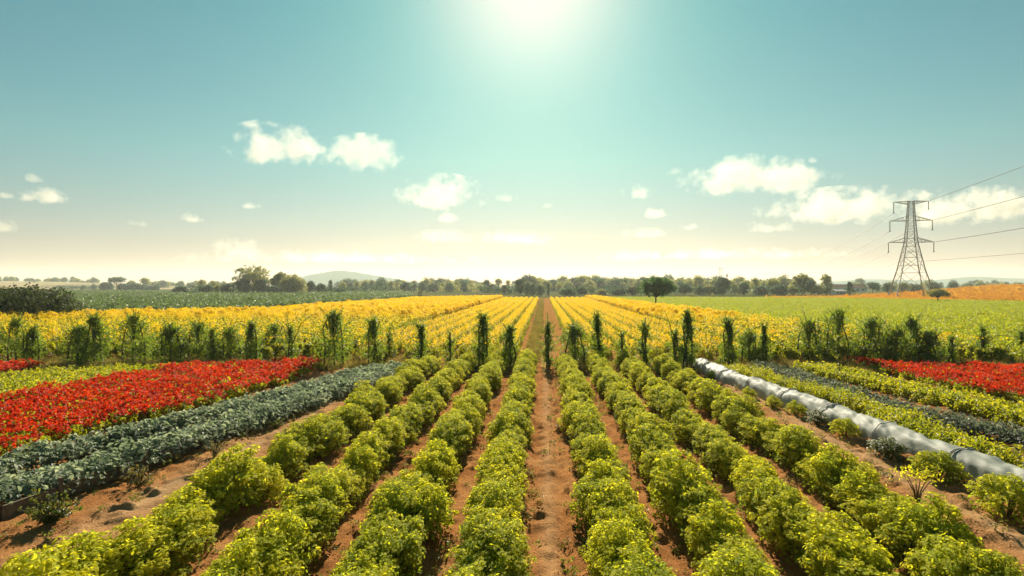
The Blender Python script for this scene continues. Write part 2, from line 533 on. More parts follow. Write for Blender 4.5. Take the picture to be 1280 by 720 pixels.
def bush_meshes(rng, W=.5, H=.8, shoots=86, leaf=(.034, .060), mat='bush', inner=900):
    """a low bush of many shoots that rise from one foot and end in rosettes of young leaves; returns foliage and stems"""
    mb, st = MB(), MB()
    lump = [(rng.normal(0, .34, 2) * W, rng.uniform(.82, 1.12)) for _ in range(5)]
    for i in range(shoots):
        a = i * 2.39996 + rng.normal(0, .25)
        r = W * math.sqrt((i + .5) / shoots) * rng.uniform(.82, 1.12)
        x, y = r * math.cos(a), r * math.sin(a)
        f = max(h for c, h in lump if True) if rng.random() < .15 else min(lump, key=lambda q: (q[0][0] - x) ** 2 + (q[0][1] - y) ** 2)[1]
        z = H * f * max(.28, 1 - .52 * (r / W) ** 3) * rng.uniform(.80, 1.10)
        e = np.array([x, y, z])
        m_ = np.array([x * .55, y * .55, z * .62])
        b = np.array([x * .10, y * .10, -.05])
        if i % 2: st.tube([b, m_, e], [.010, .007, .003], 4)
        d = unit(e - m_ + [0, 0, .12])
        n1 = 26                                   # leaves along the upper half of the shoot
        u = rng.random((n1, 1)) ** .8
        side = unit(rng.normal(0, 1, (n1, 3)))
        p1 = m_ + (e - m_) * u + side * .055
        add_leaves(mb, rng, p1, side * .6 + d * .5 + [0, 0, .5], rng.uniform(leaf[0], leaf[1], n1), 'oval', age=u[:, 0] * .35, spread=.35, droop=.35, rnd=.35 * rng.random() + .65 * rng.random(n1))
        n2 = 20                                   # the rosette at its tip
        th = rng.random(n2) * 6.283
        rad = .065 * np.sqrt(rng.random(n2))
        t1 = unit(np.cross(d, [.3, .9, .1])); t2 = np.cross(d, t1)
        out = np.cos(th)[:, None] * t1 + np.sin(th)[:, None] * t2
        p2 = e + out * rad[:, None] + d * rng.uniform(-.02, .035, (n2, 1))
        tone = rng.random()
        add_leaves(mb, rng, p2, d + out * .5 + [0, 0, .35], rng.uniform(leaf[0] * .8, leaf[1] * .95, n2), 'oval', age=.12 + .5 * tone, spread=.3, rnd=.4 * tone + .6 * rng.random(n2))
    # older, greener leaves inside and round the skirt
    a = rng.random(inner) * 6.283
    r = W * .95 * np.sqrt(rng.random(inner)); z = H * (.10 + .55 * rng.random(inner)) * np.sqrt(np.maximum(.05, 1 - .8 * (r / W) ** 2))
    p = np.stack([r * np.cos(a), r * np.sin(a), z], 1)
    add_leaves(mb, rng, p, p * [1, 1, .2] + [0, 0, .35], rng.uniform(leaf[0], leaf[1] * 1.15, inner), 'oval', age=0, spread=.5, droop=.4, rnd=.45 * rng.random(inner))
    return mb.data('foliage', M[mat]), st.data('stem', M['stem'])

def puff(rng, W, H, n, leaf, mats, top=None, ntop=0, topsize=.1, base=.0, lob=6, shape='quad', up=.6):
    """a plant for a massed crop: leaves, and flower heads on top"""
    mb = MB()
    lb = lobes_dome(rng, lob, W, H, base)
    per = max(1, n // (lob * 6))
    p, nn = clumps_on(rng, lb, 6, per, W * .14, up)
    p[:, 2] = np.abs(p[:, 2])
    add_leaves(mb, rng, p, nn, rng.uniform(leaf * .7, leaf * 1.25, len(p)), shape, spread=.6)
    if ntop:
        a = rng.random(ntop) * 6.283
        r = W * np.sqrt(rng.random(ntop)) * 1.05
        z = H * (1.04 - .34 * (r / W) ** 2 * rng.random(ntop) ** .5) + rng.normal(0, .05 * H, ntop)
        q = np.stack([r * np.cos(a), r * np.sin(a), z], 1)
        k = np.repeat(np.arange(ntop), top)
        nrm = unit(np.stack([np.cos(a) * .45, np.sin(a) * .45 - .15, np.ones(ntop)], 1))
        add_leaves(mb, rng, q[k] + rng.normal(0, topsize * .3, (len(k), 3)), nrm[k], rng.uniform(topsize * .8, topsize * 1.3, len(k)), shape, mat=1, spread=.35)
    return mb.data('plant', mats)

# ------------------------------------------------------------------ the air, hills, clouds
def haze_mat():
    m, nt, n, l, p, out = nodes('haze')
    n.remove(p)
    v = n.new('ShaderNodeVolumePrincipled')
    v.inputs['Color'].default_value = (.90, 1.0, .92, 1)
    v.inputs['Density'].default_value = 0.00016
    v.inputs['Anisotropy'].default_value = 0.35
    l.new(v.outputs[0], out.inputs['Volume'])
    return m
mb = MB()
mb.box((0, 1700, 41), (7000, 3600, 84))
hz = mb.build('haze', haze_mat())
tag(hz, 'warm summer haze over the fields', None, None, 'stuff')

def ridge(name, prof, depth, thick, mat, label):
    """a hill whose skyline follows the photo's and that has real depth: PROF is (px, py) of the skyline"""
    px = np.array([p[0] for p in prof], float); py = np.array([p[1] for p in prof], float)
    xs = np.linspace(px[0], px[-1], 90)
    ys = np.interp(xs, px, py)
    ys = np.convolve(np.pad(ys, 4, 'edge'), np.ones(9) / 9, 'valid')
    ht = np.maximum(0, CAM_H + (HOR - ys) / FPX * depth)
    nt_ = 15
    V = []
    for t in np.linspace(-1, 1, nt_):
        d = depth + t * thick
        for x, h in zip(xs, ht):
            g = atd(x, 360, d)
            z = h * math.cos(t * math.pi / 2) ** 1.3 * (1 + .10 * (float(vnoise(np.array([x * 3.0]), np.array([t * 40]), 12, 9.0)[0]) - .5) * (t < 0))
            V.append([g[0], g[1], z - .2])
    i = (np.arange(nt_ - 1)[:, None] * 90 + np.arange(89)[None]).ravel()
    mb = MB()
    mb.add(V, np.stack([i, i + 1, i + 91, i + 90], 1))
    return tag(mb.build(name, mat, smooth=True), label, None, None, 'structure')
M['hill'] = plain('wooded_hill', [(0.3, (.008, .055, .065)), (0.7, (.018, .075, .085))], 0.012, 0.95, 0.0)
M['pale_field'] = plain('stubble', [(0.3, (.28, .22, .12)), (0.7, (.40, .32, .18))], 0.01, 0.95, 0.0)
ridge('hill', [(352, 357), (368, 352), (380, 344), (395, 342.5), (412, 339), (425, 337.5), (440, 339.5), (462, 343), (485, 347), (510, 351), (545, 356)], 2500, 300, M['hill'], 'rounded blue-green hill behind the trees left of the middle')
ridge('hill', [(1000, 357), (1040, 352), (1075, 348.5), (1110, 349), (1140, 350.5), (1170, 349.5), (1195, 348.5), (1207, 345), (1217, 343.5), (1228, 345.5), (1245, 347.5), (1290, 348), (1400, 349), (1500, 357)], 2700, 300, M['hill'], 'low blue-green hills with one bump behind the orange field')
ridge('hill', [(-220, 352), (-60, 351), (0, 351), (60, 352), (120, 353.5), (180, 355), (260, 358)], 1100, 330, M['pale_field'], 'pale stubble slope on the far left skyline')

def cloud_mat(name, dens, thr):
    m, nt, n, l, p, out = nodes(name)
    n.remove(p)
    tc = n.new('ShaderNodeTexCoord')
    oi = n.new('ShaderNodeObjectInfo')
    vm = n.new('ShaderNodeVectorMath'); vm.operation = 'MULTIPLY_ADD'
    vm.inputs[1].default_value = (2, 2, 2); vm.inputs[2].default_value = (-1, -1, -1)
    l.new(tc.outputs['Generated'], vm.inputs[0])
    sp = n.new('ShaderNodeSeparateXYZ'); l.new(vm.outputs[0], sp.inputs[0])
    # flat base: the lower half falls off faster
    z = sp.outputs[2]
    z2 = mathn(n, l, 'MAXIMUM', mathn(n, l, 'MULTIPLY_ADD', z, 0.75, 0.25 * .6), mathn(n, l, 'MULTIPLY_ADD', z, -1.9, -0.55))
    cb = n.new('ShaderNodeCombineXYZ')
    l.new(sp.outputs[0], cb.inputs[0]); l.new(sp.outputs[1], cb.inputs[1]); l.new(z2, cb.inputs[2])
    ln = n.new('ShaderNodeVectorMath'); ln.operation = 'LENGTH'; l.new(cb.outputs[0], ln.inputs[0])
    off = n.new('ShaderNodeVectorMath'); off.operation = 'ADD'
    l.new(tc.outputs['Object'], off.inputs[0])
    sc_ = n.new('ShaderNodeVectorMath'); sc_.operation = 'SCALE'; sc_.inputs[0].default_value = (3100, 1700, 900)
    l.new(oi.outputs['Random'], sc_.inputs['Scale']); l.new(sc_.outputs[0], off.inputs[1])
    lo = noise(n, l, 0.011, 1.5, 0.5, off.outputs[0])
    hi = noise(n, l, 0.034, 5, 0.6, off.outputs[0])
    d = mathn(n, l, 'MULTIPLY_ADD', ln.outputs['Value'], -1.0, thr)
    d = mathn(n, l, 'ADD', d, mathn(n, l, 'MULTIPLY_ADD', lo, 2.0, -1.0))
    d = mathn(n, l, 'ADD', d, mathn(n, l, 'MULTIPLY_ADD', hi, 2.3, -1.15))
    d = mathn(n, l, 'MULTIPLY', d, 2.0, clamp=True)
    v = n.new('ShaderNodeVolumePrincipled')
    v.inputs['Color'].default_value = (.955, .90, .80, 1)
    v.inputs['Anisotropy'].default_value = 0.25
    l.new(mathn(n, l, 'MULTIPLY', d, dens), v.inputs['Density'])
    l.new(v.outputs[0], out.inputs['Volume'])
    return m
M['cloud'] = cloud_mat('cloud', 0.013, 0.66)
M['thin_cloud'] = cloud_mat('thin_cloud', 0.006, 0.64)

def ellipsoid(mb, a, b, c, nu=20, nv=12):
    th = np.linspace(0, 2 * math.pi, nu, endpoint=False)
    ph = np.linspace(-math.pi / 2, math.pi / 2, nv + 1)
    v = [[0, 0, -c]] + [[a * math.cos(p) * math.cos(t), b * math.cos(p) * math.sin(t), c * math.sin(p)] for p in ph[1:-1] for t in th] + [[0, 0, c]]
    q = [[1 + i * nu + j, 1 + i * nu + (j + 1) % nu, 1 + (i + 1) * nu + (j + 1) % nu, 1 + (i + 1) * nu + j] for i in range(nv - 2) for j in range(nu)]
    last = len(v) - 1
    t = [[0, 1 + (j + 1) % nu, 1 + j] for j in range(nu)] + [[last, last - nu + j, last - nu + (j + 1) % nu] for j in range(nu)]
    mb.add(v, [np.array(q), np.array(t)])

CLOUDS = [  # px, py, width, height, metres away, thin?, label
 (350, 182, 132, 58, 1500, 0, 'long puffy white cloud, highest on the left of the sky'),
 (456, 195, 100, 54, 1500, 0, 'puffy white cloud touching the right end of the long high left cloud'),
 (553, 243, 112, 50, 1700, 0, 'bright puffy cloud with a flat base left of the sun glow'),
 (630, 247, 34, 17, 1700, 0, 'small puff just right of the bright flat-based cloud'),
 (556, 273, 44, 14, 1900, 0, 'small flat cloud right under the bright flat-based cloud'),
 (556, 297, 92, 20, 2300, 1, 'faint flat cloud low over the horizon, left one of two below the bright cloud'),
 (650, 298, 110, 20, 2300, 1, 'faint flat cloud low over the horizon, right one of two below the bright cloud'),
 (297, 310, 70, 26, 2400, 1, 'faint pale cloud low above the big olive tree'),
 (55, 245, 70, 24, 1700, 0, 'lens-shaped white cloud near the left edge of the sky'),
 (44, 223, 22, 14, 1700, 0, 'tiny puff above the lens-shaped cloud at left'),
 (8, 244, 20, 12, 1700, 0, 'tiny puff at the left end of the lens-shaped cloud'),
 (237, 273, 32, 15, 1900, 0, 'small lone puff below the long high left cloud'),
 (172, 279, 30, 11, 2000, 1, 'thin wisp between the lens-shaped cloud and the lone puff'),
 (10, 284, 40, 18, 2100, 1, 'faint cloud low at the left edge of the sky'),
 (312, 257, 26, 11, 1900, 0, 'tiny flat wisp straight below the long high left cloud'),
 (945, 221, 182, 54, 1600, 0, 'wide puffy white cloud, highest on the right of the sky'),
 (1050, 257, 190, 46, 1800, 0, 'long cream cloud bank left of the pylon top'),
 (1205, 260, 175, 52, 1800, 0, 'long cream cloud bank behind the wires right of the pylon'),
 (793, 241, 54, 27, 1700, 0, 'small round cloud right of the sun glow'),
 (841, 215, 24, 12, 1700, 0, 'tiny puff left of the wide high right cloud'),
 (823, 266, 46, 18, 1900, 0, 'small flat cloud under the small round cloud'),
 (808, 291, 64, 17, 2200, 1, 'faint flat cloud low above the lone round tree'),
 (868, 282, 36, 14, 2000, 0, 'small flat puff below the wide high right cloud'),
 (963, 284, 60, 21, 2000, 0, 'slanting white wisp under the left end of the long cream bank'),
 (1072, 277, 44, 16, 2000, 1, 'faint flat cloud under the middle of the long cream bank'),
 (1015, 200, 16, 10, 1600, 0, 'tiny puff above the right end of the wide high right cloud'),
 (430, 322, 420, 20, 2600, 1, 'long faint cream streak just above the horizon left of the middle'),
 (880, 318, 340, 18, 2600, 1, 'long faint cream streak just above the horizon left of the pylon'),
 (688, 257, 30, 12, 1800, 1, 'tiny faint wisp right under the sun glow'),
]
for i, (px, py, w, h, d, thin, lab) in enumerate(CLOUDS):
    p = atd(px, py, d)
    a, c = w / 2 * d / FPX * 1.12, h / 2 * d / FPX * 1.15
    mb = MB()
    ellipsoid(mb, a, min(a * .7, 130), c * .92)
    o = mb.build('cloud', M['thin_cloud' if thin else 'cloud'], loc=p)
    o.rotation_euler = (0, 0, math.atan2(-(p[0]), p[1]))
    tag(o, lab, 'cloud', 'clouds in the sky', 'thing')

# ------------------------------------------------------------------ far fields
rng = np.random.default_rng(5)
# left blue-green field, rows running across
lf = [at(60, 394)[:2], at(300, 391)[:2], at(420, 381)[:2], at(515, 373)[:2], at(515, 367.6)[:2], at(200, 362.5)[:2], at(-120, 362.5)[:2], (-140, 90), (-75, 68)]
sheet('field_ground', lf, 0.012, M['field_blue'], 'soil under the blue-green crop')
blue = proto_collection('blue_crop', [puff(rng, .95, .75, 170, .26, M['blue_crop'], lob=5) for _ in range(4)])
pp = []
k = 0
yy = 68.0
while yy < 420:
    step = 1.5 + yy * .004
    k += 1
    if (yy - 68) % 13 < 7.5:
        xs_ = np.arange(-420, 10, 1.25 + yy * .003)
        y_ = yy + (xs_ + 40) * -0.03
        pp.append(np.stack([xs_ + rng.normal(0, .3, len(xs_)), y_ + rng.normal(0, .22, len(xs_)), 0 * xs_], 1))
    yy += step
pp = np.concatenate(pp)
pp = pp[in_poly(pp, lf)]
scatter('blue_green_crop', pp, blue, 4, rng, 'low blue-green crop in rows across the field beyond the yellow flowers', 1.0, 1.5)

# yellow flowers beyond the dark shrubs, green crop on the right, in rows towards the vanishing point
flower = [puff(rng, .36, 1.38, 420, .095, [M['crop'], M['petal']], top=5, ntop=64, topsize=.07) for _ in range(4)]
lowflower = [puff(rng, .36, 1.0, 420, .08, [M['crop'], M['petal']], top=5, ntop=(14, 34, 64, 105)[i], topsize=.07) for i in range(4)]
green = [puff(rng, .37, 1.30, 360, .12, [M['crop'], M['petal']], top=4, ntop=4, topsize=.08) for _ in range(4)]
gold = [puff(rng, .37, 1.40, 340, .095, [M['crop'], M['petal']], top=6, ntop=135, topsize=.085) for _ in range(3)]
tallcrop = proto_collection('tall_crop', flower + green + gold + lowflower)
LB = [(-70, 26), (-62, 60), (-52, 62), (-33, 76), (-30, 110), (-29, 140), (-10, 166), (13.5, 166), (13.5, 160), (16, 95), (19, 69), (20.5, 54), (22, 46), (25, 26)]
pp = []
x = -70.0
rows = [-1.85 - 1.3 * i for i in range(7)] + [-10.9 - .95 * i for i in range(64)]
rows += [1.95 + 1.3 * i for i in range(7)] + [10.8 + .95 * i for i in range(25)]
for r_ in rows:
    y0 = 33.5 + rng.normal(0, .3)
    ys_ = np.arange(y0, 200, .5)
    ys_ = ys_[(ys_ < 80) | (rng.random(len(ys_)) < .85)]
    pp.append(np.stack([r_ + rng.normal(0, .07, len(ys_)), ys_, 0 * ys_], 1))
pp = np.concatenate(pp)
pp = pp[in_poly(pp, LB)]
dep = pp[:, 1]
pf = np.clip((dep - 52) / 36, 0.02, 1) * np.clip(1.25 - np.maximum(0, pp[:, 0] - 6) / 22, .45, 1)
u = rng.random(len(pp))
idx = np.where(u < pf * np.clip((dep - 54) / 34, 0, 1), rng.integers(8, 11, len(pp)), np.where(u < pf, rng.integers(0, 4, len(pp)), rng.integers(4, 8, len(pp))))
near_ = np.abs(pp[:, 0] + .2) < 10.2
low_i = np.clip(((dep - 52) / 28 + rng.normal(0, .5, len(dep))).astype(int), 0, 3) + 11
idx = np.where(near_, low_i, idx)
scatter('flowering_crop', pp, tallcrop, 15, rng, 'tall leafy crop topped with yellow flowers in long rows behind the dark shrubs', .93, 1.06, idx, tilt=.04)

RB = [(25, 26), (22, 46), (20.5, 54), (19, 69), (16, 95), (13.5, 160), (13.5, 205), (84, 196), (112, 150), (165, 150), (165, 26)]
sheet('field_ground', RB, 0.012, M['field_green'], 'soil under the green crop on the right')
rng = np.random.default_rng(55)
low = proto_collection('low_crop', [puff(rng, .75, .95, 420, .10, [M['crop_green'], M['petal']], top=4, ntop=(0, 0, 0, 1)[i], topsize=.09) for i in range(4)])
pp = []
for r_ in np.arange(14, 150, 1.35):
    ys_ = np.arange(30, 205, .85) + rng.normal(0, .1)
    ys_ = ys_[(ys_ < 70) | (rng.random(len(ys_)) < .75)]
    pp.append(np.stack([r_ + rng.normal(0, .16, len(ys_)), ys_, 0 * ys_], 1))
pp = np.concatenate(pp)
pp = pp[in_poly(pp, RB)]
pp = pp[pp[:, 0] < 0.86 * pp[:, 1] + 14]
far_ = pp[:, 1] > 80
lowf = proto_collection('low_far_crop', [puff(rng, .8, .5, 300, .11, [M['crop_green'], M['petal']], top=4, ntop=0, topsize=.09) for i in range(4)])
scatter('green_crop', pp[far_], lowf, 4, rng, 'farther, lower part of the light green crop on the right', .95, 1.15, tilt=.05)
pp = pp[~far_]
scatter('green_crop', pp, low, 4, rng, 'nearer, taller part of the light green crop filling the field on the right', 1.05, 1.3, tilt=.05)

# orange field rising on the right
def orange_z(x, y):
    t = np.clip((y - 160) / 150, 0, 1); t = t * t * (3 - 2 * t)
    s = np.clip((x - 95) / 110, 0, 1)
    return 4.1 * t * s + 0.02
M['orange_soil'] = plain('orange_field', [(0.3, (.46, .225, .014)), (0.7, (.58, .31, .018))], 0.5, 0.95, 0.0)
mb = MB()
X0, X1 = 70, 420
ny = 30
V = []
for t in np.linspace(0, 1, ny):
    for s in np.linspace(0, 1, 50):
        xx = X0 + (X1 - X0) * s
        yn = max(152, 196 - 1.5 * max(0, xx - 84))
        yf = 205 + 0.75 * (xx - 70)
        yy = yn + (min(yf, 400) - yn) * t
        V.append([xx, yy, float(orange_z(np.array(xx), np.array(yy)))])
i = (np.arange(ny - 1)[:, None] * 50 + np.arange(49)[None]).ravel()
mb.add(V, np.stack([i, i + 1, i + 51, i + 50], 1))
tag(mb.build('field', M['orange_soil'], smooth=True), 'orange field rising gently behind the pylon foot', kind='structure')
of = proto_collection('orange_crop', [puff(rng, .9, .3, 110, .2, M['orange'], lob=4) for _ in range(3)])
V = np.array(V)
a = V.reshape(ny, 50, 3)
st_, ss_ = rng.random(9000) ** 1.3, rng.random(9000)
xx = X0 + (X1 - X0) * ss_
yn = np.maximum(152, 196 - 1.5 * np.maximum(0, xx - 84)); yf = np.minimum(205 + .75 * (xx - 70), 400)
yy = yn + (yf - yn) * st_
scatter('orange_crop', np.stack([xx, yy, orange_z(xx, yy)], 1), of, 3, rng, 'orange flowering crop on the rising field at right', .9, 1.5)

# ------------------------------------------------------------------ trees
def make_tree(rng, W, H, style, leaf, mat):
    """crown and trunk of a tree W wide and H high, foot at the origin"""
    cr, tk = MB(), MB()
    lb = []
    w = W / 2
    if style == 'round':      cb, n, ex = .10, 16, 1.0
    elif style == 'lone':     cb, n, ex = .42, 30, 1.0
    elif style == 'umbrella': cb, n, ex = .55, 11, 1.0
    elif style == 'cone':     cb, n, ex = .05, 12, 1.0
    elif style == 'tall':     cb, n, ex = .06, 13, 1.0
    elif style == 'knob':     cb, n, ex = .32, 10, 1.0
    else:                     cb, n, ex = .0, 16, 1.0          # bush
    if W > 9 and style in ('round', 'bush'): n = 28 if style == 'round' else 90
    for i in range(n):
        a = 2.4 * i + rng.normal(0, .4)
        t = (i + .5) / n
        if style == 'cone':
            z = H * (cb + (.92 - cb) * t); rr = w * (1 - t) * .62
            r = max(w * (1 - t) * .62, w * .16)
        elif style == 'tall':
            z = H * (cb + (.92 - cb) * t); rr = w * .5 * math.sin(math.pi * min(1, .25 + t * .72))
            r = w * .52
        elif style == 'bush':
            u = (i + .5) / n; rr = w * .82 * math.sqrt(u)
            r = min(w * .40, H * .34); z = max(r * .6, (H - r) * math.sqrt(max(0, 1 - .85 * u * u)) * (rng.uniform(.75, 1.0) if i % 3 else rng.uniform(.3, .6)))
        else:
            u = (i + .5) / n; rr = w * .74 * math.sqrt(u)
            r = min(w * .42, H * (1 - cb) * (.38 if n < 20 else .28)) * rng.uniform(.8, 1.1)
            top, bot = H - r, H * cb + r * .6
            z = bot + max(0, top - bot) * math.sqrt(max(0, 1 - .9 * u ** 1.6)) * (rng.uniform(.8, 1.0) if i % 3 else rng.uniform(.1, .5))
        lb.append((np.array([rr * math.cos(a), rr * math.sin(a), z]), r))
    if style in ('round', 'umbrella', 'knob', 'bush', 'lone'):
        r = lb[0][1]
        lb.append((np.array([w * .1, 0, H - r]), r))
    area = sum(4 * math.pi * r * r for _, r in lb)
    nl = int(np.clip(area / (leaf * leaf) * 1.7, 700, 15000))
    per = max(2, nl // (len(lb) * 14))
    p, nn = clumps_on(rng, lb, 14, per, leaf * .8, .3)
    p[:, 2] = np.maximum(p[:, 2], .05)
    k = p[:, 2].max()
    p[:, 2] *= min(1.0, H * 1.01 / k)
    add_leaves(cr, rng, p, nn, rng.uniform(leaf * .8, leaf * 1.4, len(p)), 'quad', spread=.6, rnd=.55 * np.concatenate(TONE) + .45 * rng.random(len(p)))
    tr = max(.12, H * .022)
    tk.tube([[0, 0, -.5], [.02 * H, 0, H * max(cb, .1) * .7], [0, .01 * H, H * max(cb, .2) + .1 * H]], [tr * 1.5, tr, tr * .8], 7)
    for c, r in lb[::2]:
        s = np.array([0, 0, H * max(cb, .12) * .8])
        tk.tube([s, s * .45 + c * .55 + [0, 0, -.03 * H], c], [tr * .6, tr * .4, tr * .15], 5)
    return cr, tk

def tree(px, top, wpx, depth, style, mat, label, group='trees along the far edge of the fields', name='tree', base=None, leaf=None):
    g = atd(px, 360, depth)
    H = CAM_H + (HOR - top) / FPX * depth
    z0 = 0.0 if base is None else base
    seed = int(px * 13 + top * 7 + wpx)
    rg = np.random.default_rng(seed)
    t = empty(name, (g[0], g[1], z0), rg.random() * 6.28)
    cr, tk = make_tree(rg, wpx * depth / FPX, H - z0, style, leaf or max(.22, depth * .00125), mat)
    tk.build('trunk', M['bark'], t)
    cr.build('crown', M[mat], t)
    tag(t, label, 'shrub' if style == 'bush' else 'tree', group)
    return t

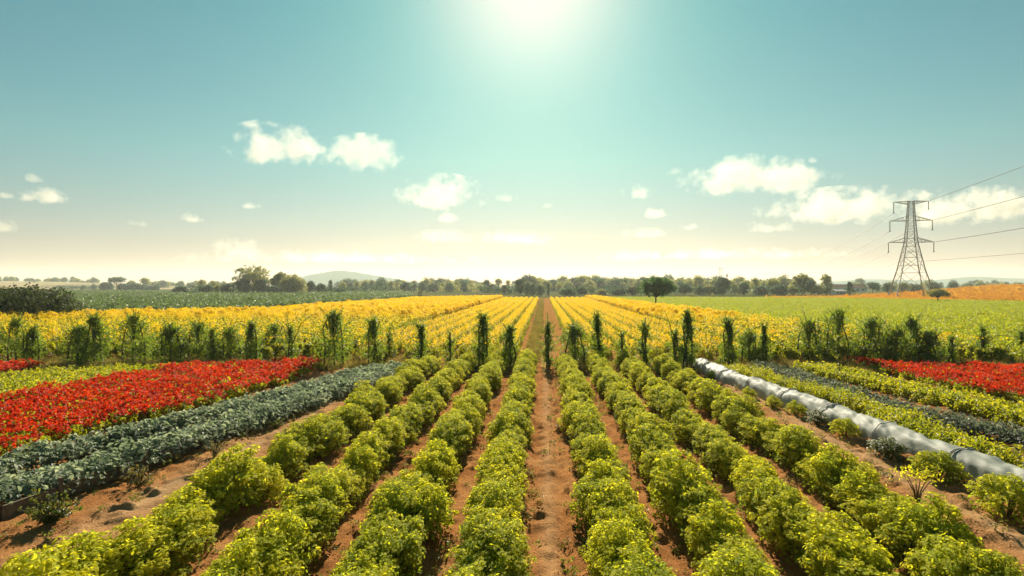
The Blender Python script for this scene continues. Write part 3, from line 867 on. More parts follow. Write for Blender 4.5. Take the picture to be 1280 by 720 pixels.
G_L, G_M, G_R = 'trees left of the hill', 'trees in the far row behind the yellow field', 'trees behind the green field on the right'
T, O = 'tree', 'tree_olive'
TREES = [
 (146, 345, 24, 600, 'umbrella', T, 'dark flat-topped spreading tree, tallest in the small left clump beside the pale field', G_L),
 (133, 352, 13, 600, 'bush', T, 'low dark shrub at the left foot of the flat-topped tree', G_L),
 (117, 354.5, 7, 620, 'bush', T, 'tiny dark round shrub standing alone left of the flat-topped tree', G_L),
 (104, 356, 5, 640, 'bush', T, 'smallest dark shrub on the left field edge', G_L),
 (155, 354, 14, 600, 'bush', T, 'dark shrub under the right side of the flat-topped tree', G_L),
 (164, 349.5, 12, 680, 'round', O, 'hazy olive tree behind the dark shrubs right of the flat-topped tree', G_L),
 (169, 353, 15, 600, 'bush', T, 'rounded dark shrub in the left clump, left of the thin umbrella tree', G_L),
 (181, 346.5, 13, 640, 'umbrella', O, 'thin umbrella-shaped tree rising above the left clump', G_L),
 (180, 354.5, 11, 600, 'bush', T, 'dark shrub straight below the thin umbrella-shaped tree', G_L),
 (191, 356.5, 13, 600, 'bush', T, 'lowest dark shrub at the right end of the left clump', G_L),
 (226, 356.5, 19, 300, 'bush', T, 'dark dome-shaped shrub standing alone on the far edge of the blue-green field', G_L),
 (245, 362, 12, 290, 'bush', T, 'low dark shrub right of the dome-shaped shrub', G_L),
 (252, 349, 11, 420, 'knob', O, 'small olive round-headed tree behind, left one of two', G_L),
 (258, 354, 17, 300, 'round', T, 'green tree with a pale trunk below the two round-headed trees', G_L),
 (267, 350, 10, 420, 'knob', O, 'small olive round-headed tree behind, right one of two', G_L),
 (272, 355, 12, 310, 'round', O, 'thin olive tree leaning beside the green pale-trunked tree', G_L),
 (285, 353, 17, 300, 'round', T, 'dark tree at the left foot of the biggest olive tree', G_L),
 (317, 331, 54, 300, 'round', O, 'biggest olive tree with a wide billowing crown above a dark thicket', G_L),
 (303, 347, 24, 292, 'round', T, 'dark bushy tree under the left half of the biggest olive tree', G_L),
 (328, 348, 20, 292, 'round', T, 'dark bushy tree under the right half of the biggest olive tree', G_L),
 (351, 339, 24, 305, 'round', O, 'tall olive tree between the biggest tree and the broad round one', G_L),
 (366, 342, 30, 298, 'bush', O, 'broad round brownish olive tree left of the hill', G_L),
 (342, 356, 16, 285, 'bush', T, 'low green undergrowth shrub before the tall olive tree', G_L),
 (387, 351, 14, 320, 'round', T, 'rounded dark tree right beside the broad olive one', G_L),
 (401, 353.5, 14, 320, 'bush', T, 'dome-shaped dark tree in front of the hill, second right of the broad olive one', G_L),
 (413, 350, 12, 320, 'cone', T, 'pointed dark tree in front of the hill peak', G_L),
 (426, 359, 14, 330, 'bush', T, 'low dark shrub at the left end of the hedge under the hill', G_M),
 (429, 352, 9, 440, 'tall', O, 'slim hazy tree behind the low shrub under the hill peak', G_M),
 (438, 352.5, 8, 440, 'tall', T, 'slim hazy tree under the right shoulder of the hill peak', G_M),
 (446, 351, 9, 450, 'tall', O, 'slim hazy tree below the middle of the right hill slope, left one of a pair', G_M),
 (456, 351.5, 9, 450, 'tall', T, 'slim hazy tree below the middle of the right hill slope, right one of a pair', G_M),
 (465, 350.5, 9, 440, 'round', T, 'hazy round-topped tree below the right hill slope', G_M),
 (474, 350.5, 11, 430, 'round', T, 'fuller hazy tree above the long dark hedge', G_M),
 (482, 352, 6, 440, 'tall', T, 'very thin hazy tree between two fuller ones above the dark hedge', G_M),
 (489, 350.5, 9, 440, 'round', O, 'hazy tree at the right end of the long dark hedge', G_M),
 (497, 351.5, 8, 450, 'tall', O, 'pale slim tree at the right foot of the hill', G_M),
 (507, 352, 15, 400, 'round', T, 'dark full tree in the far row right of the hill foot', G_M),
 (505, 349.5, 8, 460, 'knob', O, 'round head of a pale tree peeking out above the dark full tree', G_M),
 (517, 355, 9, 410, 'round', T, 'small dark tree right against the dark full one', G_M),
 (528, 353, 12, 400, 'round', T, 'dark tree left of a thin gap in the far row', G_M),
 (541, 354, 16, 410, 'bush', T, 'wide low dark tree in the middle of the far row', G_M),
 (552, 352, 8, 430, 'tall', O, 'slim pale tree right of the wide low dark one', G_M),
 (562, 354, 13, 400, 'bush', T, 'dark rounded tree left of the paired tall trees', G_M),
 (571, 351, 9, 430, 'tall', O, 'tall pale tree, left one of the paired tall trees', G_M),
 (580, 351, 10, 400, 'tall', T, 'tall dark tree between the paired pale trees', G_M),
 (589, 349.5, 10, 430, 'tall', O, 'tall pale tree, right one of the paired tall trees', G_M),
 (600, 355, 11, 450, 'bush', O, 'low pale tree in the dip of the far row', G_M),
 (609, 349, 11, 380, 'round', T, 'round-crowned dark tree at the far left corner of the nearest yellow rows', G_M),
 (616, 353, 8, 380, 'round', T, 'small dark tree between two taller round-crowned ones', G_M),
 (623, 347.5, 11, 390, 'knob', O, 'tall round-headed olive tree, tallest left of the dark clump at the row ends', G_M),
 (631, 355, 8, 300, 'bush', 'tree_brown', 'small brownish tree in front of the clump at the row ends', G_M),
 (635, 349.5, 8, 360, 'tall', O, 'slim olive tree at the left side of the big dark clump', G_M),
 (650, 347.5, 16, 275, 'round', T, 'big dark tree, tallest where the yellow rows end', G_M),
 (660, 352, 9, 275, 'tall', T, 'slim blue-green tree at the right side of the big dark one', G_M),
 (666, 354, 8, 275, 'tall', T, 'second slim blue-green tree right of the big dark one', G_M),
 (676, 355, 11, 265, 'bush', T, 'rounded dark tree exactly where the middle path meets the trees', G_M),
 (685.5, 353, 4.5, 262, 'cone', T, 'thin dark pointed tree where the middle path vanishes', G_M),
 (699, 353.5, 9, 330, 'knob', O, 'pale round-headed tree right of the vanishing path', G_M),
 (710, 360, 20, 262, 'bush', T, 'dark dome-shaped tree at the right ends of the yellow rows', G_M),
 (727, 358, 14, 270, 'round', T, 'green tree right of the dark dome-shaped one', G_M),
 (738, 355.5, 10, 330, 'round', O, 'hazy olive tree near the right corner of the yellow rows', G_M),
 (752, 360.5, 12, 270, 'bush', O, 'low olive shrub at the corner of the yellow and green fields', G_M),
 (773, 360, 18, 268, 'bush', T, 'dark dome-shaped tree left of the lone round tree', G_R),
 (791, 358, 14, 272, 'bush', 'tree_brown', 'brownish tree half hidden behind the lone round tree', G_R),
 (844, 354, 10, 290, 'round', O, 'olive tree at the right side of the lone round tree', G_R),
 (856, 354.5, 16, 275, 'round', T, 'blue-green tree right of the lone round tree', G_R),
 (869, 349.5, 7, 300, 'knob', O, 'small round head of a tree above the hedge-like trees', G_R),
 (875, 357, 14, 275, 'bush', T, 'low green tree below the small round head', G_R),
 (887, 355.5, 13, 275, 'bush', O, 'olive tree left of the big dark tree by the masts', G_R),
 (903, 346, 23, 272, 'round', T, 'big dark rounded tree below the twin-pole mast', G_R),
 (917, 354, 11, 280, 'round', O, 'small olive tree at the right of the big dark rounded one', G_R),
 (929, 352, 14, 275, 'round', T, 'green tree between the big dark rounded one and a round-headed one', G_R),
 (944, 346.5, 14, 285, 'knob', O, 'round-headed tree on a tall stem above its dark neighbours', G_R),
 (952, 357, 17, 272, 'bush', T, 'dark rounded tree below the round-headed tall-stemmed tree', G_R),
 (965, 348.5, 18, 290, 'umbrella', O, 'flat pale crown above the dark trees in the middle of the right wood', G_R),
 (974, 354.5, 20, 272, 'bush', T, 'wide dark tree below the flat pale crown', G_R),
 (990, 356, 13, 275, 'bush', O, 'olive tree at the left of the tall brownish crown', G_R),
 (1003, 341, 30, 285, 'round', O, 'tall brownish olive tree with a high domed crown, broadest in the right wood', G_R),
 (1014, 350, 16, 276, 'round', T, 'green tree at the right shoulder of the domed brownish tree', G_R),
 (1023, 355, 13, 272, 'bush', O, 'low pale tree before the thin tall one', G_R),
 (1033, 342, 16, 278, 'tall', O, 'thin tall open tree left of the white shed', G_R),
 (1062, 352, 15, 262, 'cone', T, 'dark pointed tree right beside the white shed', G_R),
 (1091, 352, 19, 330, 'knob', T, 'dark round tree on a short trunk, first right of the shed', 'round trees around the pylon'),
 (1110, 353, 14, 340, 'round', T, 'dark round tree just left of the pylon legs', 'round trees around the pylon'),
 (1128, 352, 16, 360, 'bush', O, 'grey-green shrub seen through the left of the pylon legs', 'round trees around the pylon'),
 (1144, 354, 16, 360, 'bush', T, 'grey-green shrub seen through the right of the pylon legs', 'round trees around the pylon'),
 (1168, 352, 14, 420, 'round', T, 'dark round tree right of the pylon, above the small umbrella tree', 'round trees around the pylon'),
 (1192, 352, 13, 430, 'round', T, 'dark round tree on the skyline above the left part of the orange field', 'round trees around the pylon'),
 (1210, 354, 15, 440, 'bush', T, 'low dark tree under the bump of the hill', 'round trees around the pylon'),
 (1226, 353, 13, 440, 'bush', T, 'low dark tree right of the bump of the hill', 'round trees around the pylon'),
 (1238, 354, 9, 440, 'bush', T, 'smaller dark tree, last one before the low hedge on the orange skyline', 'round trees around the pylon'),
]
for px, top, w, d, st, mt, lab, grp in TREES:
    tree(px, top, w, d, st, mt, lab, grp, 'shrub' if st == 'bush' else 'tree')
tree(820, 345.5, 52, 114, 'lone', 'tree_bright', 'lone broad round tree standing on the edge of the yellow and green fields', 'lone field trees', leaf=.20)
tree(1172, 360.5, 28, 151.5, 'lone', 'tree_olive', 'small umbrella-shaped tree at the edge of the orange field', 'lone field trees', base=0, leaf=.16)
tree(26, 352.5, 142, 64, 'bush', 'tree_dark', 'huge dark spreading bush at the left edge behind the crop', 'lone field trees', 'shrub', leaf=.21)

# hedges
def hedge(pts, h, w, leaf, mat, label):
    rg = np.random.default_rng(int(abs(pts[0][0]) * 10))
    P = along(pts, w * .35, rg, .3)
    mb = MB()
    lb = [(np.array([p[0], p[1], h * rg.uniform(.35, .7)]), h * rg.uniform(.3, .45)) for p in P]
    p, nn = clumps_on(rg, lb, 8, 7, leaf * .8, .4)
    p[:, 2] = np.clip(p[:, 2], .03, None)
    add_leaves(mb, rg, p, nn, rg.uniform(leaf * .8, leaf * 1.4, len(p)), 'quad')
    o = mb.build('hedge', M[mat])
    tag(o, label, 'hedge', 'hedges at the field edges')
hedge([atd(428, 360, 345), atd(495, 360, 345)], 3.6, 3, .5, 'tree', 'long low dark hedge under the right slope of the hill')
hedge([atd(1242, 360, 445), atd(1330, 360, 445)], 5.2, 3, .6, 'tree', 'low hedge on the skyline at the right end of the orange field')
hedge([atd(70, 360, 690), atd(122, 360, 690)], 3.4, 4, .8, 'tree', 'thin dark hedge between the pale field and the blue-green field')
hedge([atd(700, 360, 275), atd(1040, 360, 275)], 3.6, 3, .5, 'tree', 'continuous dark hedge along the foot of the right wood')
hedge([atd(498, 360, 415), atd(605, 360, 405)], 5.0, 4, .6, 'tree_olive', 'olive undergrowth hedge along the feet of the far middle trees')
hedge([atd(600, 360, 330), atd(680, 360, 272)], 3.6, 3, .5, 'tree', 'dark undergrowth hedge at the left end of the near yellow rows')
hedge([atd(235, 360, 330), atd(425, 360, 330)], 3.6, 3, .5, 'tree', 'dark undergrowth hedge along the feet of the left tree group')

# far woods that read as one mass
rg = np.random.default_rng(77)
wood_mesh = []
for i in range(5):
    cr, tk = make_tree(rg, 9, rg.uniform(8, 11), ('round', 'tall', 'bush', 'round', 'knob')[i], .9, 'tree')
    wood_mesh.append(cr.data('crown', M['tree' if i % 2 else 'tree_olive']))
woods = proto_collection('far_wood', wood_mesh)
pp = []
for px, d0, d1, n in ((690, 420, 800, 60), (760, 420, 800, 70), (850, 400, 700, 60), (940, 400, 700, 60), (560, 500, 900, 70), (470, 520, 900, 40)):
    for _ in range(n):
        d = rg.uniform(d0, d1)
        pp.append(atd(px + rg.uniform(-48, 48), 360, d) * [1, 1, 0])
for _ in range(60):
    d = rg.uniform(1060, 1150)
    x = rg.uniform(-60, 125)
    g = atd(x, 360, d); pp.append([g[0], g[1], CAM_H + (HOR - (351 + max(0, x) * .02)) / FPX * 1100 - 2.5])
for _ in range(50):
    d = rg.uniform(800, 1100); x = rg.uniform(180, 300)
    g = atd(x, 360, d); pp.append([g[0], g[1], 0])
for _ in range(40):
    d = rg.uniform(700, 900); x = rg.uniform(1065, 1300)
    g = atd(x, 360, d); pp.append([g[0], g[1], 0])
scatter('far_woods', np.array(pp), woods, 5, rg, 'hazy distant woods behind the rows of nearer trees', .7, 1.15, tilt=.02)

# ------------------------------------------------------------------ shed, barn, masts, posts
M['white_wall'] = plain('white_wall', [(0.3, (.55, .52, .46)), (0.7, (.72, .69, .62))], 1.0, 0.8)
M['red_roof'] = plain('red_roof', [(0.3, (.20, .065, .035)), (0.7, (.30, .11, .06))], 1.0, 0.8)
M['grey_roof'] = plain('grey_roof', [(0.3, (.35, .34, .32)), (0.7, (.48, .47, .44))], 1.0, 0.7)
M['dark_glass'] = plain('dark_glass', [(0.3, (.03, .035, .04)), (0.7, (.06, .065, .07))], 1.0, 0.2, 0.6)
def house(name, px, depth, w, dp, h, rh, wall, roof, label, wins, rz=0.15):
    g = atd(px, 360, depth)
    t = empty(name, (g[0], g[1], 0), rz + YAW)
    b = MB(); b.box((0, 0, h / 2), (w, dp, h))
    b.add([[-w / 2, -dp / 2, h], [-w / 2, dp / 2, h], [-w / 2, 0, h + rh * .96]], [[0, 1, 2]])
    b.add([[w / 2, -dp / 2, h], [w / 2, dp / 2, h], [w / 2, 0, h + rh * .96]], [[0, 2, 1]])
    b.build('wall', wall, t)
    r = MB(); e = .35
    for s in (-1, 1):
        A = np.array([[-w / 2 - e, s * (dp / 2 + e), h - e * rh / (dp / 2) * .5], [w / 2 + e, s * (dp / 2 + e), h - e * rh / (dp / 2) * .5], [w / 2 + e, 0, h + rh], [-w / 2 - e, 0, h + rh]])
        V = np.concatenate([A, A + [0, 0, .14]])
        r.add(V, [[0, 1, 2, 3], [7, 6, 5, 4], [0, 4, 5, 1], [1, 5, 6, 2], [2, 6, 7, 3], [3, 7, 4, 0]])
    r.build('roof', roof, t)
    for (x, z, ww, hh) in wins:
        m_ = MB(); m_.box((x, -dp / 2 - .03, z), (ww, .08, hh)); m_.build('window', M['dark_glass'], t)
    tag(t, label, name.split('_')[-1])
house('farm_shed', 1047.5, 262, 4.6, 3.4, 1.7, .6, M['white_wall'], M['grey_roof'], 'small white shed with dark openings at the left foot of the dark pointed tree', [(-1.3, 1.0, 1.0, .7), (.1, 1.0, 1.0, .7), (1.4, 1.0, .9, .7)])
house('long_barn', 1058, 420, 23, 9, 2.6, 2.2, M['white_wall'], M['red_roof'], 'long low barn with a red-brown roof behind the white shed and the pointed tree', [(-8, 1.3, 1.6, 1.1), (-4, 1.3, 1.6, 1.1), (5, 1.3, 1.6, 1.1), (8.5, 1.3, 1.6, 1.1)], 0.0)
g = atd(901, 360, 330)
t = empty('twin_pole_mast', (g[0], g[1], 0), YAW)
hm = CAM_H + (HOR - 334.5) / FPX * 330
for s in (-.62, .62):
    m_ = MB(); m_.tube([[s, 0, 0], [s, 0, hm]], [.14, .10], 8); m_.build('pole', M['steel'], t)
m_ = MB(); m_.box((0, 0, hm - .35), (2.3, .16, .18)); m_.build('crossbar', M['steel'], t)
m_ = MB(); m_.box((0, 0, hm - 2.2), (1.3, .12, .12)); m_.build('crossbar', M['steel'], t)
tag(t, 'thin mast of two poles with a crossbar sticking up above the big dark tree', 'mast')
g = atd(908.7, 360, 330)
hm = CAM_H + (HOR - 342.5) / FPX * 330
t = empty('antenna_mast', (g[0], g[1], 0), YAW)
m_ = MB(); m_.tube([[0, 0, 0], [0, 0, hm]], [.16, .10], 8); m_.build('pole', M['steel'], t)
for s in (-.28, .28):
    m_ = MB(); m_.box((s, 0, hm - .8), (.22, .2, 1.5)); m_.build('antenna', M['steel'], t)
tag(t, 'short mast with antennas right of the taller twin-pole mast', 'mast')
for px, lab in ((523.6, 'small dark post at the far edge of the yellow field, left one of two'), (526.2, 'small dark post at the far edge of the yellow field, right one of two')):
    g = atd(px, 360, 176)
    m_ = MB(); m_.tube([[0, 0, -.1], [0.02, 0, 1.2], [0, 0, 2.6]], [.17, .16, .13], 8); m_.tube([[0, 0, 2.6], [0, 0, 2.72]], [.18, .10], 8)
    o = m_.build('field_post', M['bark'], loc=(g[0], g[1], 0))
    tag(o, lab, 'post', 'posts at the far edge of the yellow field')

# ------------------------------------------------------------------ pylon and wires
PYD = 205.0
g = atd(1138.5, 360, PYD)
PY = np.array([g[0], g[1], 0.0])
cd = np.array([_cm @ Vector((0.3, 0, -1)) for _ in range(1)])[0]; cd[2] = 0; cd = cd / np.linalg.norm(cd)    # along the line, away
ca = np.array([cd[1], -cd[0], 0])                                                                          # along the arms, to the right
PZ = lambda y: CAM_H + (HOR - y) / FPX * PYD
pz0 = float(orange_z(np.array(PY[0]), np.array(PY[1])))
t = empty('pylon', (PY[0], PY[1], pz0))
A3 = np.stack([ca, cd, [0, 0, 1]], 1)      # local (arm, line, up) -> world
def L3(a, b, z): return A3 @ np.array([a, b, z - pz0])
ZT, ZM, ZB = PZ(252), PZ(276), PZ(303)
wz = [(pz0, 5.3), (PZ(336), 3.1), (ZB, 1.55), (ZM, 1.05), (ZT + .2, .72)]
def hw(z): return float(np.interp(z, [a for a, _ in wz], [b for _, b in wz]))
body = MB()
LG = .15
for sa in (-1, 1):
    for sb in (-1, 1):
        body.tube([L3(sa * hw(z), sb * hw(z), z) for z, _ in wz], [LG * 1.2, LG * 1.1, LG, LG * .9, LG * .8], 4)
zs = [pz0 + .2]
while zs[-1] < ZT - .5: zs.append(min(ZT, zs[-1] + hw(zs[-1]) * 1.45))
for z0, z1 in zip(zs[:-1], zs[1:]):
    w0, w1 = hw(z0), hw(z1)
    for q in range(4):
        c0 = [(-1, -1), (1, -1), (1, 1), (-1, 1)][q]; c1 = [(-1, -1), (1, -1), (1, 1), (-1, 1)][(q + 1) % 4]
        p00, p01 = L3(c0[0] * w0, c0[1] * w0, z0), L3(c1[0] * w0, c1[1] * w0, z0)
        p10, p11 = L3(c0[0] * w1, c0[1] * w1, z1), L3(c1[0] * w1, c1[1] * w1, z1)
        br = .075 if w0 > 1.6 else .06
        body.tube([p00, p11], br, 4); body.tube([p01, p10], br, 4); body.tube([p10, p11], br * .9, 4)
        if w0 > 2.2:
            x = (p00 + p01 + p10 + p11) / 4
            body.tube([(p00 + p10) / 2, x], br * .7, 4); body.tube([(p01 + p11) / 2, x], br * .7, 4)
body.build('lattice_body', M['steel'], t)
M['concrete'] = plain('concrete', [(0.3, (.3, .29, .27)), (0.7, (.42, .41, .38))], 2, 0.9)
for sa in (-1, 1):
    for sb in (-1, 1):
        foot = MB(); foot.box(L3(sa * 5.3, sb * 5.3, pz0 + .1), (1.0, 1.0, .7))
        foot.build('footing', M['concrete'], t)
ARMS = [(ZT, 4.9, .55, .0), (ZM, 6.0, 1.5, .0), (ZB, 6.4, 1.5, .0)]
tips = {}
for k, (z, half, rise, _) in enumerate(ARMS):
    for s in (-1, 1):
        arm = MB()
        tip = L3(s * half, 0, z)
        w = hw(z)
        for sb in (-1, 1):
            lo, hi = L3(s * w, sb * w, z), L3(s * w, sb * w, z + rise)
            if k == 0: lo, hi = L3(s * w, sb * w, z - .9), L3(s * w * .6, sb * w, z + .15)
            arm.tube([lo, tip], .09, 4); arm.tube([hi, tip], .09, 4)
            for u0, u1 in ((.0, .25), (.25, .5), (.5, .75)):
                arm.tube([lo + (tip - lo) * u1, hi + (tip - hi) * u0], .05, 4)
                arm.tube([lo + (tip - lo) * u1, hi + (tip - hi) * u1], .05, 4)
        for u0 in (.2, .45, .7):
            a_, b_ = L3(s * w, -w, z), L3(s * w, w, z)
            if k == 0: a_, b_ = L3(s * w, -w, z - .9), L3(s * w, w, z - .9)
            arm.tube([a_ + (tip - a_) * u0, b_ + (tip - b_) * u0], .05, 4)
        tips[(k, s)] = tip + PY + [0, 0, pz0]
        arm.build('crossarm', M['steel'], t)
    for s in (-1, 1):
        tip = L3(s * half, 0, z)
        ins = MB()
        n = 12
        LGT = (3.3, 3.0, 2.9)[k] if s < 0 else (2.4, 2.9, 2.9)[k]
        prof, rad = [], []
        for q in range(n * 2 + 1):
            prof.append(tip + [0, 0, -.1 - LGT * q / (2 * n)]); rad.append(.07 if q % 2 == 0 else .19)
        ins.tube(prof, rad, 8)
        ins.box(tip + [0, 0, -.2 - LGT], (.35, .35, .22))
        ins.build('insulator', M['porcelain'], t)
        tips[(k, s, 'i')] = tip + PY + [0, 0, pz0 - LGT - .25]
tag(t, 'tall steel lattice electricity pylon with three crossarms on the orange field', 'pylon')
def wire(p0, d, length, drop, sag, label, rad=.045):
    p0 = np.asarray(p0); p1 = p0 + d * length + [0, 0, drop]
    s = np.linspace(0, 1, 40)[:, None]
    pts = p0 + (p1 - p0) * s - np.array([0, 0, sag]) * 4 * s * (1 - s)
    mb = MB(); mb.tube(pts - p0, rad, 5)
    o = mb.build('power_line', M['wire'], loc=p0)
    tag(o, label, 'power line', 'power lines strung from the pylon')
for k, w in enumerate(('highest', 'second highest', 'third highest')):
    wire(tips[(k, 1)], -cd, 190, 0, (.3, .6, .8)[k], f'{w} power line from the right arms of the pylon to the right edge', .07)
wire(PY + [0, 0, PZ(327)] + ca * 2.4, -cd, 190, -1, .4, 'lowest, faintest power line right of the pylon', .035)
for k, w in enumerate(('highest', 'second highest', 'fourth highest')):
    wire(tips[(k, -1, 'i')], cd, 420, 2.0, (9, 9, 9)[k], f'{w} of the five power lines sloping down left from the pylon', .085)
wire(PY + [0, 0, PZ(290)] - ca * 1.2, cd, 420, 0, 9, 'third highest of the five power lines sloping left, starting at the pylon body', .075)
wire(PY + [0, 0, PZ(326)] - ca * 2.4, cd, 420, -4, 6, 'lowest of the five power lines sloping down left from the pylon', .075)

# ------------------------------------------------------------------ beds on both sides
rng = np.random.default_rng(21)
redp = proto_collection('red_plant', [puff(rng, .30, .36, 60, .09, [M['weed'], M['red']], top=7, ntop=17, topsize=.066, lob=4, shape='oval') for _ in range(5)])
redg = proto_collection('red_plant_sparse', [puff(rng, .30, .36, 80, .09, [M['crop_green'], M['red']], top=7, ntop=(0, 9, 17, 13, 17)[i], topsize=.066, lob=4, shape='oval') for i in range(5)])
lg = proto_collection('light_green_plant', [puff(rng, .32, .36, 190, .075, [M['crop'], M['petal']], lob=5, shape='oval') for _ in range(4)])
def bed(name, poly_px, zz, step, col, n, label, smin=.9, smax=1.2):
    poly = [at(px, py, zz) for px, py in poly_px]
    p = fill(poly, step, rng)
    p[:, 2] = .04
    return scatter(name, p, col, n, rng, label, smin, smax)
bed('red_flowers', [(-60, 520), (0, 503), (60, 488), (125, 478), (200, 464), (250, 457), (330, 455), (400, 455), (350, 476), (233, 508), (128, 531), (0, 569), (-60, 590)], .25, .33, redg, 5, 'wide bed of bright red flowers on the left between the light green strip and the grey-green rows', .8, 1.4)
bed('leafy_ground_cover', [(-60, 475), (0, 468), (90, 460), (170, 457), (230, 457), (180, 464), (110, 477), (50, 487), (0, 500), (-60, 514)], .25, .30, lg, 4, 'light green low leafy strip above the left red bed')
bed('red_flowers', [(-60, 463), (0, 457), (48, 456), (30, 462), (0, 466), (-60, 472)], .25, .33, redp, 5, 'narrow red flower strip at the far left edge in front of the shrubs')
bed('red_flowers', [(1062, 450), (1110, 455), (1180, 460), (1240, 465), (1440, 484), (1440, 526), (1280, 497), (1215, 486), (1150, 473), (1075, 455)], .25, .33, redg, 5, 'bed of red flowers on the right behind the green strip')
bed('red_flowers', [(1200, 457), (1250, 459), (1440, 468), (1440, 477), (1280, 466), (1210, 461)], .25, .33, redp, 5, 'thin red flower strip at the right edge behind the bigger red bed')

def rosette(rng, mat, n=34, size=.2, W=.26, H=.34):
    mb = MB()
    a = rng.random(n) * 6.283
    r = W * rng.random(n) ** .7
    z = H * (.25 + .75 * rng.random(n)) * (1 - .35 * r / W)
    p = np.stack([r * np.cos(a), r * np.sin(a), z], 1)
    nn = np.stack([np.cos(a) * .5, np.sin(a) * .5, np.ones(n)], 1)
    add_leaves(mb, rng, p, nn, rng.uniform(size * .6, size * 1.15, n), 'oval', spread=.4)
    return mb.data('rosette', M[mat])
kale = proto_collection('kale', [rosette(rng, 'kale', 74, .125, .34, .5) for _ in range(5)])
kald = proto_collection('dark_kale', [rosette(rng, 'kale_dark', 66, .12, .34, .42) for _ in range(5)])
def rowbed(name, line_px, zz, width, step, col, n, label, smin=.9, smax=1.2, lanes=2):
    line = [at(px, py, zz) for px, py in line_px]
    if line[0][1] < line[-1][1]: line = line[::-1]
    line.append(line[-1] + unit(line[-1] - line[-2]) * 4)      # the row goes on towards the viewer
    ps = []
    P = np.array([p[:2] for p in line])
    d = unit(np.gradient(P, axis=0)); nr = np.stack([-d[:, 1], d[:, 0]], 1)
    for k in range(lanes):
        off = (k - (lanes - 1) / 2) * width / max(1, lanes)
        ps.append(along(P + nr * off, step, rng))
    p = np.concatenate(ps); p[:, 2] = .06
    return scatter(name, p, col, n, rng, label, smin, smax)
rowbed('kale_row', [(-60, 634), (0, 614), (100, 588), (200, 556), (300, 526), (400, 492), (500, 458)], .35, .72, .24, kale, 5, 'nearer of two grey-green leafy rows on the left, along the wooden edging', .9, 1.25, 3)
rowbed('kale_row', [(-60, 598), (0, 581), (100, 557), (200, 531), (300, 506), (400, 479), (475, 459)], .35, .62, .24, kale, 5, 'farther of two grey-green leafy rows on the left, next to the red bed', .9, 1.2, 3)
rowbed('dark_leafy_row', [(955, 456), (1030, 481), (1111, 506), (1200, 527), (1290, 547), (1350, 560)], .3, 1.0, .26, kald, 5, 'dark grey-purple leafy row on the right between two yellow-green rows', .9, 1.2, 3)
ygreen = proto_collection('bushy_row', [puff(rng, .38, .62, 420, .065, [M['crop'], M['petal']], lob=7, shape='oval') for _ in range(4)])
rowbed('bushy_row', [(915, 458), (1000, 482), (1072, 502), (1130, 524), (1200, 552), (1290, 583), (1350, 606)], .4, .8, .30, ygreen, 4, 'yellow-green bushy row right behind the white plastic tunnel', .85, 1.15, 2)
rowbed('leafy_ground_cover', [(1010, 457), (1080, 472), (1150, 487), (1220, 502), (1290, 519), (1350, 533)], .3, 1.5, .27, lg, 4, 'light green low row on the right below the red bed', 1.0, 1.3, 4)

# dry grass under the shrubs and on the path beyond
tuft = []
for _ in range(4):
    mb = MB()
    n = 60
    a = rng.random(n) * 6.283; r = .16 * np.sqrt(rng.random(n))
    p = np.stack([r * np.cos(a), r * np.sin(a), np.full(n, .08)], 1)
    h = rng.uniform(.10, .26, n)
    q = np.stack([np.cos(a) * rng.random(n) * .5, np.sin(a) * rng.random(n) * .5, np.ones(n)], 1)
    for pi, hi, qi in zip(p, h, unit(q)):
        s = np.cross(qi, [1, .2, 0]); s = s / np.linalg.norm(s) * .009
        b0 = pi * [1, 1, 0]
        mb.add([b0 - s, b0 + s, b0 + qi * hi], [[0, 1, 2]], rnd=rng.random())
    tuft.append(mb.data('tuft', M['dry']))
grass = proto_collection('grass_tuft', tuft)
pp = fill([(-26, 29), (26, 29), (26, 34.5), (-26, 34.5)], .30, rng)
pp = pp[(np.abs(pp[:, 0] - .3) > .9) & (rng.random(len(pp)) < .75)]
p2 = fill([(-1.0, 33), (-.1, 33), (-.1, 180), (-1.0, 180)], .30, rng)
p3 = fill([(-9.2, 8), (-8.4, 8), (-6.4, 30), (-7.4, 30)], .5, rng)
p3 = p3[rng.random(len(p3)) < .14]
pp = np.concatenate([pp, p2, p3]); pp[:, 2] = .03
scatter('grass', pp, grass, 4, rng, 'dry grass under the dark shrubs and along the middle path', .8, 1.6)

# clods of earth on the bare soil
clod = []
for k in range(4):
    mb = MB(); ellipsoid(mb, 1, .8, .38, 7, 5)
    mb.v[0] = mb.v[0] * (1 + rng.normal(0, .18, (len(mb.v[0]), 1)))
    clod.append(mb.data('clod', M['soil']))
clods = proto_collection('earth_clod', clod)
n = 12000
x = np.concatenate([rng.uniform(-9.5, 9.5, n // 2), rng.normal(.1, .5, n // 6), rng.normal(-7.6, .9, n // 6), rng.normal(7.6, .9, n // 6)])
y = 6 + 24 * rng.random(len(x)) ** 1.7
scatter('soil_clods', np.stack([x, y, soil_height(x, y) + .01], 1), clods, 4, rng, 'crumbled clods of red earth on the bare soil between the rows', .005, .022, tilt=.3)

